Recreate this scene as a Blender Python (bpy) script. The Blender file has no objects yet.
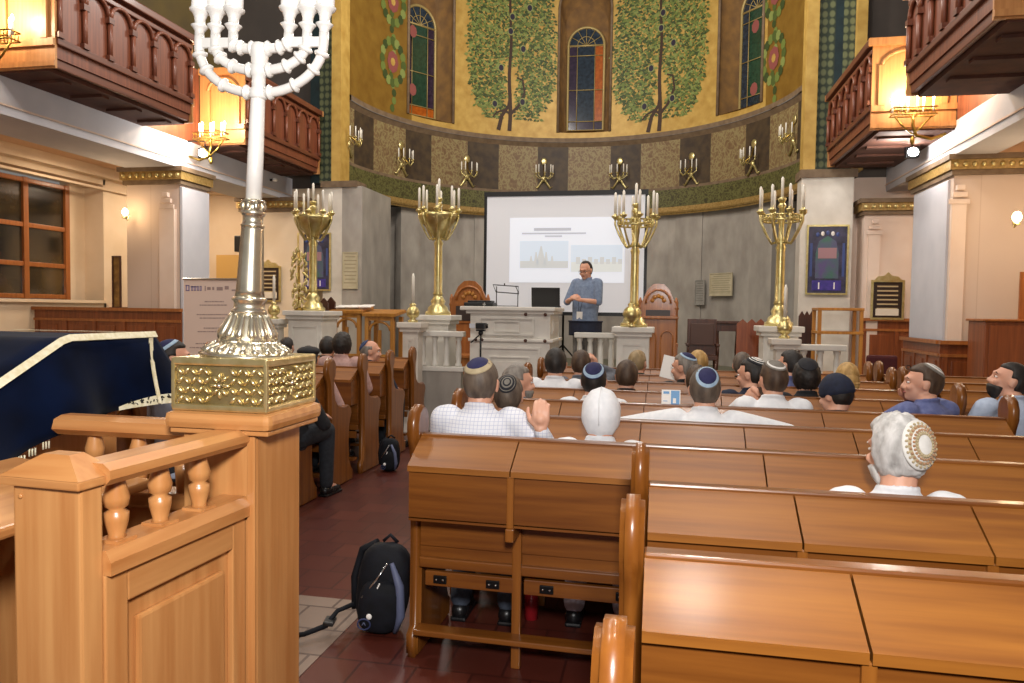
import bpy, bmesh, math, random
from math import pi, sin, cos, radians as R
from mathutils import Vector as V, Matrix, noise
random.seed(7)
C = bpy.context.scene.collection
sc = bpy.context.scene

# ------------------------------------------------------------------ camera frame
FOC = 740.0
PSI = R(11.3); PIT = math.atan(31.5/740)
CAMZ = 1.55
c_r = V((cos(PSI), sin(PSI), 0)); f0 = V((-sin(PSI), cos(PSI), 0))
c_f = f0*cos(PIT) - V((0,0,1))*sin(PIT); c_u = f0*sin(PIT) + V((0,0,1))*cos(PIT)
ROLL = R(.8); c_r, c_u = c_r*cos(ROLL)+c_u*sin(ROLL), c_u*cos(ROLL)-c_r*sin(ROLL)
def ray(px, py): return c_f*FOC + c_r*(px-512) - c_u*(py-341.5)
def onY(px, py, Y): d = ray(px,py); return d*(Y/d.y) + V((0,0,CAMZ))
def onX(px, py, X): d = ray(px,py); return d*(X/d.x) + V((0,0,CAMZ))
cam_d = bpy.data.cameras.new('camera'); cam = bpy.data.objects.new('camera', cam_d); C.objects.link(cam)
cam_d.sensor_width = 36; cam_d.lens = FOC*36/1024; cam_d.clip_start = .05
cam.matrix_world = Matrix(((c_r.x,c_u.x,-c_f.x,0),(c_r.y,c_u.y,-c_f.y,0),(c_r.z,c_u.z,-c_f.z,CAMZ),(0,0,0,1)))
sc.camera = cam

# ------------------------------------------------------------------ materials
def lin(h):
    h = h.lstrip('#'); o = []
    for i in (0,2,4):
        c = int(h[i:i+2],16)/255; o.append(c/12.92 if c <= .04045 else ((c+.055)/1.055)**2.4)
    return (*o,1)
MATS = {}
def mat(name, col, rough=.5, metal=0, emit=None, es=0, var=None, scale=6, stretch=(1,1,1), bump=0, spec=None, coat=0, sheen=0, detail=4, contrast=(.35,.65)):
    if name in MATS: return MATS[name]
    m = bpy.data.materials.new(name); m.use_nodes = True; nt = m.node_tree; b = nt.nodes['Principled BSDF']
    b.inputs['Base Color'].default_value = lin(col); b.inputs['Roughness'].default_value = rough; b.inputs['Metallic'].default_value = metal
    if spec is not None: b.inputs['Specular IOR Level'].default_value = spec
    if coat: b.inputs['Coat Weight'].default_value = coat; b.inputs['Coat Roughness'].default_value = .15
    if sheen: b.inputs['Sheen Weight'].default_value = sheen
    if emit: b.inputs['Emission Color'].default_value = lin(emit); b.inputs['Emission Strength'].default_value = es
    if var or bump:
        tc = nt.nodes.new('ShaderNodeTexCoord'); mp = nt.nodes.new('ShaderNodeMapping'); mp.inputs['Scale'].default_value = stretch
        nz = nt.nodes.new('ShaderNodeTexNoise'); nz.inputs['Scale'].default_value = scale; nz.inputs['Detail'].default_value = detail
        nt.links.new(tc.outputs['Object'], mp.inputs[0]); nt.links.new(mp.outputs[0], nz.inputs['Vector'])
        if var:
            cr = nt.nodes.new('ShaderNodeValToRGB'); cr.color_ramp.elements[0].color = lin(col); cr.color_ramp.elements[1].color = lin(var)
            cr.color_ramp.elements[0].position, cr.color_ramp.elements[1].position = contrast
            nt.links.new(nz.outputs['Fac'], cr.inputs[0]); nt.links.new(cr.outputs[0], b.inputs['Base Color'])
        if bump:
            bp = nt.nodes.new('ShaderNodeBump'); bp.inputs['Strength'].default_value = bump; bp.inputs['Distance'].default_value = .01
            nt.links.new(nz.outputs['Fac'], bp.inputs['Height']); nt.links.new(bp.outputs[0], b.inputs['Normal'])
    MATS[name] = m; return m
def wood(name, a, b, axis='x', rough=.32, coat=.25, sc_=3):
    st = {'x':(.5,9,9),'y':(9,.5,9),'z':(9,9,.5)}[axis]
    return mat(name, a, rough, var=b, scale=sc_, stretch=st, detail=6, coat=coat, contrast=(.3,.7))
PWX = wood('pew_wood_x','#623510','#7f4b1a','x'); PWZ = wood('pew_wood_z','#6c3b11','#8a541e','z')
PWY = wood('pew_wood_y','#80481a','#a0642a','y')
PWL = wood('pew_lid_wood','#744213','#955d20','x',.4,.12)
BWX = wood('bimah_wood_x','#ab6f3c','#c48c55','x'); BWZ = wood('bimah_wood_z','#b07440','#c89058','z'); BWY = wood('bimah_wood_y','#ab6f3c','#c48c55','y')
DKW = wood('balcony_wood','#5f3020','#83492f','z',.45,.1); DKX = wood('balcony_wood_x','#542a1c','#744028','y',.45,.1)
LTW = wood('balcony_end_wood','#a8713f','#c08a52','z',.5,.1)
WNS = wood('wainscot_wood','#6d3517','#8c4a22','z',.4,.2); WNF = wood('window_frame_wood','#8f5224','#a9662f','z',.4,.2)
CHW = wood('chair_wood','#8a4f22','#a9692f','z',.4,.2); DCW = wood('dark_chair_wood','#3c2118','#55301f','z',.4,.2)
LCW = wood('lectern_wood','#a46a2a','#c0863a','z',.4,.2)
PLA = mat('plaster_cream','#d9c3a6',.85,var='#e0ccb2',scale=2)
PLP = mat('plaster_pink','#d6bfae',.85,var='#ddc9ba',scale=2)
PLW = mat('plaster_white','#bfbfc6',.8,var='#c9c8ce',scale=2)
CEI = mat('aisle_ceiling_paint','#d3ae8c',.9,var='#dab898',scale=1.5)
DKG = mat('gallery_wall_grey','#4a4440',.9,var='#574f49',scale=1.2)
MRB = mat('grey_marble','#8f8880',.35,var='#b3aca2',scale=3,stretch=(1,1,.5),detail=8,contrast=(.3,.75))
MRD = mat('dark_marble','#6a6560',.4,var='#847e76',scale=2.5,detail=8)
MRW = mat('white_marble','#cbc2b5',.35,var='#ded6ca',scale=4,detail=8,contrast=(.3,.7))
WPT = mat('white_painted_wood','#d3cec4',.45,var='#ddd9d0',scale=5)
BRS = mat('brass','#cdbb78',.33,.85,var='#e0d29a',scale=14)
BRD = mat('antique_brass','#8e7434',.35,1,var='#a98b45',scale=14)
BRL = mat('pale_brass','#cbb67c',.3,.85,var='#e0cf9c',scale=20)
SIL = mat('silver_gilt','#cfc5ae',.27,.92,var='#e8dfca',scale=12)
SLW = mat('overexposed_silver','#d8d5d0',.35,.15,var='#e4e1dc',scale=10)  # near-white, barely metallic: blown-out highlights painted into the colour
CND = mat('candle_wax','#f1ece0',.5)
WCN = mat('white_candle_tube','#f5f3ef',.45)
FLM = mat('lit_bulb','#ffe6b0',.5,emit='#ffd9a0',es=28)
FLD = mat('flood_bulb','#ffffff',.5,emit='#fffaf0',es=60)
GLD = mat('gilded_moulding','#94763c',.5,.3,var='#b3935a',scale=25)
GRS = mat('stone_trim_dark','#6b5742',.7,var='#7d6850',scale=8)
BLK = mat('black_plastic','#101012',.4); BLM = mat('black_metal','#17181a',.35,.6)
VEL = mat('blue_velvet','#02081a',.95,var='#04112c',scale=5,spec=.08,sheen=.03,detail=2)
CRM = mat('cream_trim','#e6dfc4',.7,var='#d6cca6',scale=60)
PAP = mat('white_paper','#ece9e4',.7); RED = mat('dark_red_cloth','#4a1518',.8)
CHR = mat('chrome','#c9c9c9',.15,1)
SKIN = {'fair':mat('skin_fair','#d9a68c',.5,var='#cf9479',scale=9),'tan':mat('skin_tan','#c08a6a',.5,var='#b57c5c',scale=9)}
EYE = mat('eye_white','#e8e4de',.3); IRS = mat('iris_brown','#2c1a10',.2); LIP = mat('lips','#a8605a',.5)

# gold mosaic apse wall
def node_mat(name):
    m = bpy.data.materials.new(name); m.use_nodes = True; MATS[name] = m
    return m, m.node_tree, m.node_tree.nodes['Principled BSDF']
def ramp(nt, stops, src):
    cr = nt.nodes.new('ShaderNodeValToRGB'); e = cr.color_ramp.elements
    while len(e) < len(stops): e.new(.5)
    for el,(p,c) in zip(e, stops): el.position = p; el.color = lin(c)
    nt.links.new(src, cr.inputs[0]); return cr.outputs[0]
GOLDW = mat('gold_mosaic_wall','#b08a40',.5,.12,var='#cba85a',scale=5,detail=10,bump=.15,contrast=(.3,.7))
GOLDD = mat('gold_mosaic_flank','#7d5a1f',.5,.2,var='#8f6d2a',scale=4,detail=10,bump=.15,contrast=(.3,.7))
REVL = mat('window_niche_paint','#6e5130',.8,var='#8a6636',scale=4)
def uvcoord(nt, sx, sy):
    tc = nt.nodes.new('ShaderNodeTexCoord'); mp = nt.nodes.new('ShaderNodeMapping'); mp.inputs['Scale'].default_value = (sx,sy,1)
    nt.links.new(tc.outputs['UV'], mp.inputs[0]); return mp.outputs[0]
def scroll_mat(name, c1, c2, c3, sx, sy):
    m, nt, b = node_mat(name); uv = uvcoord(nt, sx, sy)
    vo = nt.nodes.new('ShaderNodeTexVoronoi'); vo.feature = 'DISTANCE_TO_EDGE'; vo.inputs['Scale'].default_value = 5
    nz = nt.nodes.new('ShaderNodeTexNoise'); nz.inputs['Scale'].default_value = 3
    mx = nt.nodes.new('ShaderNodeVectorMath'); mx.operation = 'ADD'; nt.links.new(uv, nz.inputs['Vector']); nt.links.new(uv, mx.inputs[0]); nt.links.new(nz.outputs['Color'], mx.inputs[1])
    nt.links.new(mx.outputs[0], vo.inputs['Vector'])
    o = ramp(nt, [(0,c3),(.06,c3),(.12,c2),(.4,c1)], vo.outputs['Distance']); nt.links.new(o, b.inputs['Base Color']); b.inputs['Roughness'].default_value = .55
    return m
TANP = scroll_mat('foliage_panel','#6b5136','#7c6443','#8c7d55',1.5,1.1)
DRKP = mat('dark_band_panel','#382b20',.6,var='#4d3d28',scale=6)
GRNB = scroll_mat('green_vine_band','#38341c','#4f4a24','#646236',1.6,1.6)
def tile_mat(name, c1, c2, mortar, sx, sy, ms=.02, rough=.4, coat=0, off=.5):
    m, nt, b = node_mat(name)
    tc = nt.nodes.new('ShaderNodeTexCoord'); mp = nt.nodes.new('ShaderNodeMapping'); mp.inputs['Scale'].default_value = (sx,sy,1); nt.links.new(tc.outputs['Object'], mp.inputs[0])
    br = nt.nodes.new('ShaderNodeTexBrick'); nt.links.new(mp.outputs[0], br.inputs['Vector']); br.inputs['Color1'].default_value = lin(c1); br.inputs['Color2'].default_value = lin(c2)
    br.inputs['Mortar'].default_value = lin(mortar); br.inputs['Mortar Size'].default_value = ms; br.inputs['Scale'].default_value = 1; br.offset = off
    br.inputs['Brick Width'].default_value = 1; br.inputs['Row Height'].default_value = 1
    nt.links.new(br.outputs[0], b.inputs['Base Color']); b.inputs['Roughness'].default_value = rough
    if coat: b.inputs['Coat Weight'].default_value = coat
    return m
FLR = tile_mat('red_floor_tiles','#4c2018','#58271c','#3c1812',4,4,.025,.38,.1)
AIS = tile_mat('aisle_floor_tiles','#5a2a20','#4a2019','#3c1812',4,4,.025,.38,.1)
GRY = tile_mat('grey_floor_tiles','#7c6a5e','#8a776a','#5a4a42',4,4,.03,.4)
STG = mat('stage_carpet','#6c6a58',.9,var='#777562',scale=20)
def scale_mat(name, a, b_, sx, sy):
    m, nt, b = node_mat(name)
    tc = nt.nodes.new('ShaderNodeTexCoord'); mp = nt.nodes.new('ShaderNodeMapping'); mp.inputs['Scale'].default_value = (sx,sx,sy); nt.links.new(tc.outputs['Object'], mp.inputs[0])
    vo = nt.nodes.new('ShaderNodeTexVoronoi'); vo.inputs['Scale'].default_value = 1; vo.inputs['Randomness'].default_value = .15; nt.links.new(mp.outputs[0], vo.inputs['Vector'])
    o = ramp(nt, [(0,b_),(.3,b_),(.5,a),(1,a)], vo.outputs['Distance']); nt.links.new(o, b.inputs['Base Color']); b.inputs['Roughness'].default_value = .6
    return m
GSC = scale_mat('green_scale_ornament','#2f3a2c','#6d7350',9,7); TEAL = mat('dark_teal_strip','#122225',.5,var='#1b3136',scale=5)
BRICKW = tile_mat('pier_blocks','#cbb6a6','#c6b1a1','#bda695',1.2,1.2,.008,.85)

# ------------------------------------------------------------------ mesh helper
class MB:
    def __init__(s): s.bm = bmesh.new(); s.mats = []; s.M = Matrix.Identity(4); s.uvl = None
    def mi(s, m):
        if m not in s.mats: s.mats.append(m)
        return s.mats.index(m)
    def vv(s, p): return s.bm.verts.new(s.M @ V(p))
    def face(s, vs, m=None, smooth=False):
        try: f = s.bm.faces.new(vs)
        except ValueError: return None
        f.material_index = s.mi(m) if m else 0; f.smooth = smooth; return f
    def poly(s, pts, m=None): return s.face([s.vv(p) for p in pts], m)
    def box(s, x0,y0,z0,x1,y1,z1, m=None, b=0):
        if x0>x1: x0,x1=x1,x0
        if y0>y1: y0,y1=y1,y0
        if z0>z1: z0,z1=z1,z0
        if b <= 0:
            v = [s.vv(p) for p in ((x0,y0,z0),(x1,y0,z0),(x1,y1,z0),(x0,y1,z0),(x0,y0,z1),(x1,y0,z1),(x1,y1,z1),(x0,y1,z1))]
            for q in ((3,2,1,0),(4,5,6,7),(0,1,5,4),(1,2,6,5),(2,3,7,6),(3,0,4,7)): s.face([v[i] for i in q], m)
            return
        b = min(b, (x1-x0)/2.01, (y1-y0)/2.01, (z1-z0)/2.01)
        t = bmesh.new(); bmesh.ops.create_cube(t, size=1)
        for v in t.verts: v.co = V(((x0+x1)/2+v.co.x*(x1-x0),(y0+y1)/2+v.co.y*(y1-y0),(z0+z1)/2+v.co.z*(z1-z0)))
        bmesh.ops.bevel(t, geom=t.edges[:], offset=b, segments=2, profile=.6, affect='EDGES')
        s.absorb(t, m)
    def absorb(s, t, m=None, smooth=False):
        mp = {v: s.vv(v.co) for v in t.verts}
        for f in t.faces: s.face([mp[v] for v in f.verts], m, smooth)
        t.free()
    def rings(s, rs, m=None, smooth=True, cap=True, closed=False):
        vr = [[s.vv(p) for p in r] for r in rs]; n = len(vr[0])
        k = len(vr)
        for i in range(k if closed else k-1):
            a, b = vr[i], vr[(i+1)%k]
            for j in range(n): s.face([a[j],a[(j+1)%n],b[(j+1)%n],b[j]], m, smooth)
        if cap and not closed:
            s.face(vr[0][::-1], m); s.face(vr[-1], m)
    def lathe(s, prof, c=(0,0,0), m=None, n=20, smooth=True, cap=True, flute=0):
        rs = []
        for r, z in prof:
            rs.append([(c[0]+max(r,.0005)*(1+(flute*(j%2)))*cos(2*pi*j/n), c[1]+max(r,.0005)*(1+(flute*(j%2)))*sin(2*pi*j/n), c[2]+z) for j in range(n)])
        s.rings(rs, m, smooth, cap)
    def tube(s, pts, r, m=None, n=8, caps=True, closed=False):
        pts = [V(p) for p in pts]; rr = r if isinstance(r,(list,tuple)) else [r]*len(pts)
        rs = []; up = None
        for i, p in enumerate(pts):
            if closed: t = (pts[(i+1)%len(pts)]-pts[i-1])
            else: t = (pts[min(i+1,len(pts)-1)]-pts[max(i-1,0)])
            if t.length < 1e-9: t = V((0,0,1))
            t.normalize()
            if up is None: up = V((0,0,1)) if abs(t.z)<.9 else V((1,0,0))
            a = t.cross(up); 
            if a.length < 1e-4: a = t.cross(V((.3,.9,.2)))
            a.normalize(); b = a.cross(t); up = b
            rs.append([p+(a*cos(2*pi*j/n)+b*sin(2*pi*j/n))*rr[i] for j in range(n)])
        s.rings(rs, m, True, caps, closed)
    def caps(s, pts, rad, m=None, n=10):      # rounded chain for remeshed bodies
        pts = [V(p) for p in pts]
        for p, r in zip(pts, rad): s.ell(p, (r,r,r), m, n, 7)
        for i in range(len(pts)-1):
            if (pts[i+1]-pts[i]).length > 1e-5: s.tube([pts[i],pts[i+1]],[rad[i],rad[i+1]],m,n)
    def ell(s, c, r, m=None, n=16, k=10, rot=None, fn=None):
        c = V(c); rs = []
        rows = []
        for i in range(1,k):
            th = pi*i/k; row = []
            for j in range(n):
                d = V((sin(th)*cos(2*pi*j/n), sin(th)*sin(2*pi*j/n), cos(th)))
                q = fn(d) if fn else 1
                p = V((d.x*r[0]*q,d.y*r[1]*q,d.z*r[2]*q))
                if rot: p = rot @ p
                row.append(s.vv(c+p))
            rows.append(row)
        def pole(z):
            q = fn(V((0,0,z))) if fn else 1
            p = V((0,0,z*r[2]*q)); p = rot @ p if rot else p
            return s.vv(c+p)
        t = pole(1); bt = pole(-1)
        for j in range(n):
            s.face([t, rows[0][j], rows[0][(j+1)%n]], m, True); s.face([bt, rows[-1][(j+1)%n], rows[-1][j]], m, True)
            for i in range(len(rows)-1): s.face([rows[i][j],rows[i+1][j],rows[i+1][(j+1)%n],rows[i][(j+1)%n]], m, True)
    def prism(s, out, a0, a1, axis='x', m=None, smooth=False):
        def P(u,v,a): return {'x':(a,u,v),'y':(u,a,v),'z':(u,v,a)}[axis]
        A = [s.vv(P(u,v,a0)) for u,v in out]; B = [s.vv(P(u,v,a1)) for u,v in out]; n = len(out)
        for i in range(n): s.face([A[i],A[(i+1)%n],B[(i+1)%n],B[i]], m, smooth)
        s.face(A[::-1], m); s.face(B, m)
    def sheet(s, rows, m=None, thick=0, smooth=True, close=False):
        vr = [[s.vv(p) for p in r] for r in rows]
        for i in range(len(vr)-1):
            for j in range(len(vr[0])-1): s.face([vr[i][j],vr[i][j+1],vr[i+1][j+1],vr[i+1][j]], m, smooth)
    def build(s, name, parent=None, m=None, loc=None, kind=None, recalc=True):
        if recalc: bmesh.ops.recalc_face_normals(s.bm, faces=s.bm.faces[:])
        me = bpy.data.meshes.new(name); s.bm.to_mesh(me); s.bm.free()
        for x in (s.mats or ([m] if m else [])): me.materials.append(x)
        o = bpy.data.objects.new(name, me); C.objects.link(o)
        if parent: o.parent = parent
        if loc: o.location = loc
        if kind: o['kind'] = kind
        return o
def thing(name, label, cat, loc=(0,0,0), rz=0, group=None):
    o = bpy.data.objects.new(name, None); C.objects.link(o); o.location = loc; o.rotation_euler = (0,0,rz); o.empty_display_size = .1
    o['label'] = label; o['category'] = cat
    if group: o['group'] = group
    return o
def tag(o, label, cat, group=None):
    o['label'] = label; o['category'] = cat
    if group: o['group'] = group
    return o
KIDS = {}
def dup(root, loc, rz=None, label=None, group=None):
    kids = {}
    for o in bpy.data.objects:
        if o.parent: kids.setdefault(o.parent, []).append(o)
    def cp(o, par):
        c = o.copy(); C.objects.link(c)
        if par: c.parent = par
        for k in kids.get(o, []): cp(k, c)
        return c
    r = cp(root, None); r.location = loc
    if rz is not None: r.rotation_euler = (0,0,rz)
    if label: r['label'] = label
    if group: r['group'] = group
    return r
def bm1(fn, name, parent=None, kind=None):
    b = MB(); fn(b); return b.build(name, parent, kind=kind)
def box(name, parent, x0,y0,z0,x1,y1,z1, m, b=0, kind=None):
    q = MB(); q.box(x0,y0,z0,x1,y1,z1,m,b); return q.build(name, parent, kind=kind)

# ================================================================== SETTING
q = MB(); q.box(-10.1,-1.5,-.1,4.6+3.2,9.05,0,FLR); fl = q.build('floor', kind='structure')
q = MB(); q.box(-2.6,-.6,0,-1.45,3.62,.004,GRY); q.build('trim_1', kind='structure')       # lighter paving by the bimah
SH = .36
q = MB(); q.box(-10.1,9.05,-.1,7.8,19.2,SH,STG); q.build('stage_floor', kind='structure')
bpy.data.objects['stage_floor'].name = 'floor_2'
AXC, AYC, AR = -1.8, 14.0, 4.43
def ap(px, py, r=AR):        # pixel -> (angle, z) on the apse cylinder
    d = ray(px,py); dx,dy = d.x,d.y; a = dx*dx+dy*dy; b = -2*(dx*AXC+dy*AYC); c = AXC**2+AYC**2-r*r
    t = (-b+math.sqrt(max(b*b-4*a*c,0)))/(2*a)
    return math.atan2(dy*t-AYC, dx*t-AXC), CAMZ+d.z*t
def cyl(th, z, r=AR): return (AXC+r*cos(th), AYC+r*sin(th), z)
ZB0, ZB1, ZTOP = 3.92, 5.75, 10.5
wins = []
for px,(pw) in ((430,.42),(585,.46),(742,.42)):
    th,_ = ap(px,60); wins.append(th)
NH, NW = 9.6, .64     # niche arch top, half width
def niche_top(th):
    for w in wins:
        s_ = (th-w)*AR
        if abs(s_) <= NW: return NH-NW+math.sqrt(max(NW*NW-s_*s_,0))
    return None
# apse wall (gold), with niches
q = MB(); q.uvl = q.bm.loops.layers.uv.new('UVMap')
ths = [pi*i/120 for i in range(121)]
for w in wins: ths += [w+NW/AR*(-1+2*k/16) for k in range(17)]
ths = sorted(set(round(t,6) for t in ths))
for a,b in zip(ths, ths[1:]):
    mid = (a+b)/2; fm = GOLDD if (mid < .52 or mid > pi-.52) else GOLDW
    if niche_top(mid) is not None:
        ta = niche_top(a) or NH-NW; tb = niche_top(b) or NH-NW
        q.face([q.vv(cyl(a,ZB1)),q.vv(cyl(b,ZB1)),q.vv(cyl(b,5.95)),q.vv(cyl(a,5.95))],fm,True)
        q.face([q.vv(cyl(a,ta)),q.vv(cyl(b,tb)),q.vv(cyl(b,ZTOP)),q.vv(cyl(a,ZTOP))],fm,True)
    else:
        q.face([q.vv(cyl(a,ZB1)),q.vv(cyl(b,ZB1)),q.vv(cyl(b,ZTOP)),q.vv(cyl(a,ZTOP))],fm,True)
bmesh.ops.remove_doubles(q.bm, verts=q.bm.verts[:], dist=1e-4)
apse = q.build('wall_apse', kind='structure')
# niches + windows
GL = [mat('stained_glass_green','#1e3a2c',.15,var='#2a4a38',scale=12,coat=.5), mat('stained_glass_blue','#1b2530',.15,var='#2c3a48',scale=12,coat=.5),
      mat('stained_glass_amber','#9a4a14',.2,var='#b8621e',scale=12,coat=.5), mat('stained_glass_violet','#2a2032',.15,var='#3a2c40',scale=12,coat=.5)]
LEAD = mat('window_lead_gold','#b09a62',.5,.3)
def arch_pts(hw, z0, zt, n=14):
    p = [(-hw,z0)]; 
    for i in range(n+1):
        a = pi-pi*i/n; p.append((hw*cos(a), zt-hw+hw*sin(a)))
    p.append((hw,z0)); return p
for i, w in enumerate(wins):
    u = V((-sin(w),cos(w),0)); o_ = V((AXC,AYC,0)); n_ = V((cos(w),sin(w),0))
    def W(s_, dpt, z): return o_+n_*(AR*cos(s_/AR)+dpt)+u*(AR*sin(s_/AR))*1 + V((0,0,z))
    q = MB()
    outer = arch_pts(NW,5.95,NH); inner = arch_pts(NW-.1,5.95,NH-.35)
    n = len(outer)
    A = [q.vv(W(s_,0,z)) for s_,z in outer]; B = [q.vv(W(s_,.55,z)) for s_,z in inner]
    for j in range(n): q.face([A[j],A[(j+1)%n],B[(j+1)%n],B[j]], REVL, True)
    q.face(B, REVL)
    q.build('trim_%d'%(i+2), kind='structure')
    # border stripe around the niche
    q = MB(); q.tube([W(s_,-.02,z) for s_,z in outer], .035, GRS, 6); q.build('trim_%d'%(i+5), kind='structure')
    wr = bpy.data.objects.new('window_%d'%(i+1), None); C.objects.link(wr); wr.location = W(0,.42,6.1); wr.rotation_euler = (0,0,w-pi/2); wr['kind']='structure'
    hw, H = .45, 2.55
    q = MB(); pts = [(x,0,z) for x,z in arch_pts(hw,0,H)]; q.tube(pts, .035, LEAD, 6, closed=True); q.tube([(-hw,0,H-hw),(hw,0,H-hw)], .025, LEAD, 6); q.build('window_frame', wr)
    q = MB()
    for x in (-.22,.22): q.tube([(x,-.01,0),(x,-.01,H-hw)], .011, LEAD, 5)
    for z in (.22, 1.0, H-hw-.25): q.tube([(-hw,-.01,z),(hw,-.01,z)], .011, LEAD, 5)
    for k in range(1,6): q.tube([(0,-.01,H-hw),(hw*cos(pi*k/6),-.01,H-hw+hw*sin(pi*k/6))], .009, LEAD, 5)
    q.tube([(.22*cos(pi*k/12),-.01,H-hw+.22*sin(pi*k/12)) for k in range(13)], .009, LEAD, 5)
    q.build('mullion', wr)
    q = MB(); g = [(0,1,2),(1,3,3),(1,0,3)][i] if False else None
    cols = [(GL[3],GL[0],GL[3],GL[2]),(GL[3],GL[1],GL[2],GL[3]),(GL[1],GL[0],GL[0],GL[1])][i]
    q.box(-hw,.01,.22,-.22,.03,H-hw,cols[0]); q.box(-.22,.01,.22,.22,.03,H-hw,cols[1]); q.box(.22,.01,.22,hw,.03,H-hw,cols[2]); q.box(-hw,.01,0,hw,.03,.22,cols[3])
    q.prism([(hw*cos(pi*k/14),H-hw+hw*sin(pi*k/14)) for k in range(15)], .01, .03, 'y', GL[1]); q.build('pane', wr)
# mural trees + florals: painted leaves, mesh lying on the wall
LF = [mat('mural_leaf_a','#4c5a26',.6), mat('mural_leaf_b','#6a7836',.6), mat('mural_leaf_c','#39471f',.6), mat('mural_leaf_d','#7f8a48',.6)]
TRK = mat('mural_trunk','#3b2413',.6); FRT = mat('mural_fruit','#241a2e',.6); FRG = mat('mural_fruit_green','#8d9258',.6); PNK = mat('mural_pink','#8a4a44',.6)
def mural_quad(q, th0, z0, pts, m, dr=.012):
    q.face([q.vv(cyl(th0+x/AR, z0+z, AR-dr)) for x,z in pts], m)
def tree(px, ymur, name):
    th0,z0 = ap(px,131); _,zt = ap(px,-30)
    q = MB(); H = zt-z0; hw = 1.02 if px<600 else 1.08
    def W_(x,z): return cyl(th0-x/AR, z0+z, AR-.012)
    def stroke(pts, w, m, dr=.012):
        L = []; Rr = []
        for i,(x,z) in enumerate(pts):
            a = pts[max(i-1,0)]; b = pts[min(i+1,len(pts)-1)]; d = V((b[0]-a[0],b[1]-a[1])); d.normalize() if d.length else None
            ww = w*(1-.6*i/len(pts)); L.append(cyl(th0-(x-d.y*ww)/AR,z0+z+d.x*ww,AR-dr)); Rr.append(cyl(th0-(x+d.y*ww)/AR,z0+z-d.x*ww,AR-dr))
        q.sheet([L,Rr], m, smooth=False)
    stroke([(-.02+.02*sin(k),k*H/14) for k in range(15)], .05, TRK, .016)
    stroke([(-.3,0),(-.22,.35),(-.05,.6),(0,.9)], .05, TRK, .017); stroke([(0,.4),(.2,.62),(.35,.95),(.3,1.25),(.15,1.3)], .035, TRK, .017)
    stroke([(0,.4),(-.15,.5),(-.35,.42),(-.45,.3)], .03, TRK, .017)
    rnd = random.Random(px)
    # drooping leaf strings
    z = .35
    while z < H:
        f = (1 if z > .9 else .55+.5*z)
        w_ = hw*f*(1-.25*max(0,(z-2.2)/2.6))
        for k in range(17):
            bx = (-1+2*k/16)*w_ + rnd.uniform(-.04,.04)
            if abs(bx) < .16 and z < 1.5: continue
            for t in range(7):
                xx = bx+.07*sin(t*.9+k); zz = z+.07*t-.05*abs(bx)
                if abs(bx)>.7 and zz<.35: continue
                for sgn in (-1,1):
                    a = rnd.uniform(.5,1.5); l = rnd.uniform(.12,.17)
                    dx,dz = sgn*cos(a)*l, -sin(a)*l*.6+.02; m = rnd.choice(LF)
                    pts = [(xx,zz),(xx+dx*.5-dz*.3,zz+dz*.5+dx*.3),(xx+dx,zz+dz),(xx+dx*.5+dz*.3,zz+dz*.5-dx*.3)]
                    q.face([q.vv(cyl(th0-x/AR,z0+z_,AR-.012-.004*rnd.random())) for x,z_ in pts], m)
        z += .25
    for (x,z_) in ((-.05,.0+4.1),(.2,3.7),(-.16,3.35),(.02,2.75),(.3,2.0),(-.25,1.5),(.3,.72),(-.4,.62),(-.02,2.4),(.45,3.0),(-.55,3.6)):
        for rr,m,dr in ((.10,FRG,.019),(.075,FRT,.022)):
            q.face([q.vv(cyl(th0-(x+rr*.8*cos(a*pi/5))/AR, z0+z_+rr*sin(a*pi/5), AR-dr)) for a in range(10)], m)
    q.build(name, apse, recalc=False)
tree(510,0,'painted_tree'); tree(660,0,'painted_tree')
def floral(px, wob):
    th0,z0 = ap(px,108); q = MB()
    def D(x,z,rr,m,dr,n=12): q.face([q.vv(cyl(th0-(x+rr*.8*cos(a*2*pi/n))/AR, z0+z+rr*sin(a*2*pi/n), AR-dr)) for a in range(n)], m)
    for k in range(24):
        D(.06*sin(k),k*.17,.09,LF[k%4],.010,7)
    for z in (1.0,2.3,3.6):
        for a in range(16):
            D(.34*cos(a*pi/8), z+.45*sin(a*pi/8), .11, LF[(a)%4], .013, 7)
        for a in range(8): D(.1*cos(a*pi/4), z+.14*sin(a*pi/4), .1, PNK, .016, 8)
        D(0,z,.09,GOLDW,.02,8)
        D(-wob*.62, z-.45, .14, PNK, .013, 9)
    q.build('painted_floral', apse, recalc=False)
floral(392,-1); floral(773,1)
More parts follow.
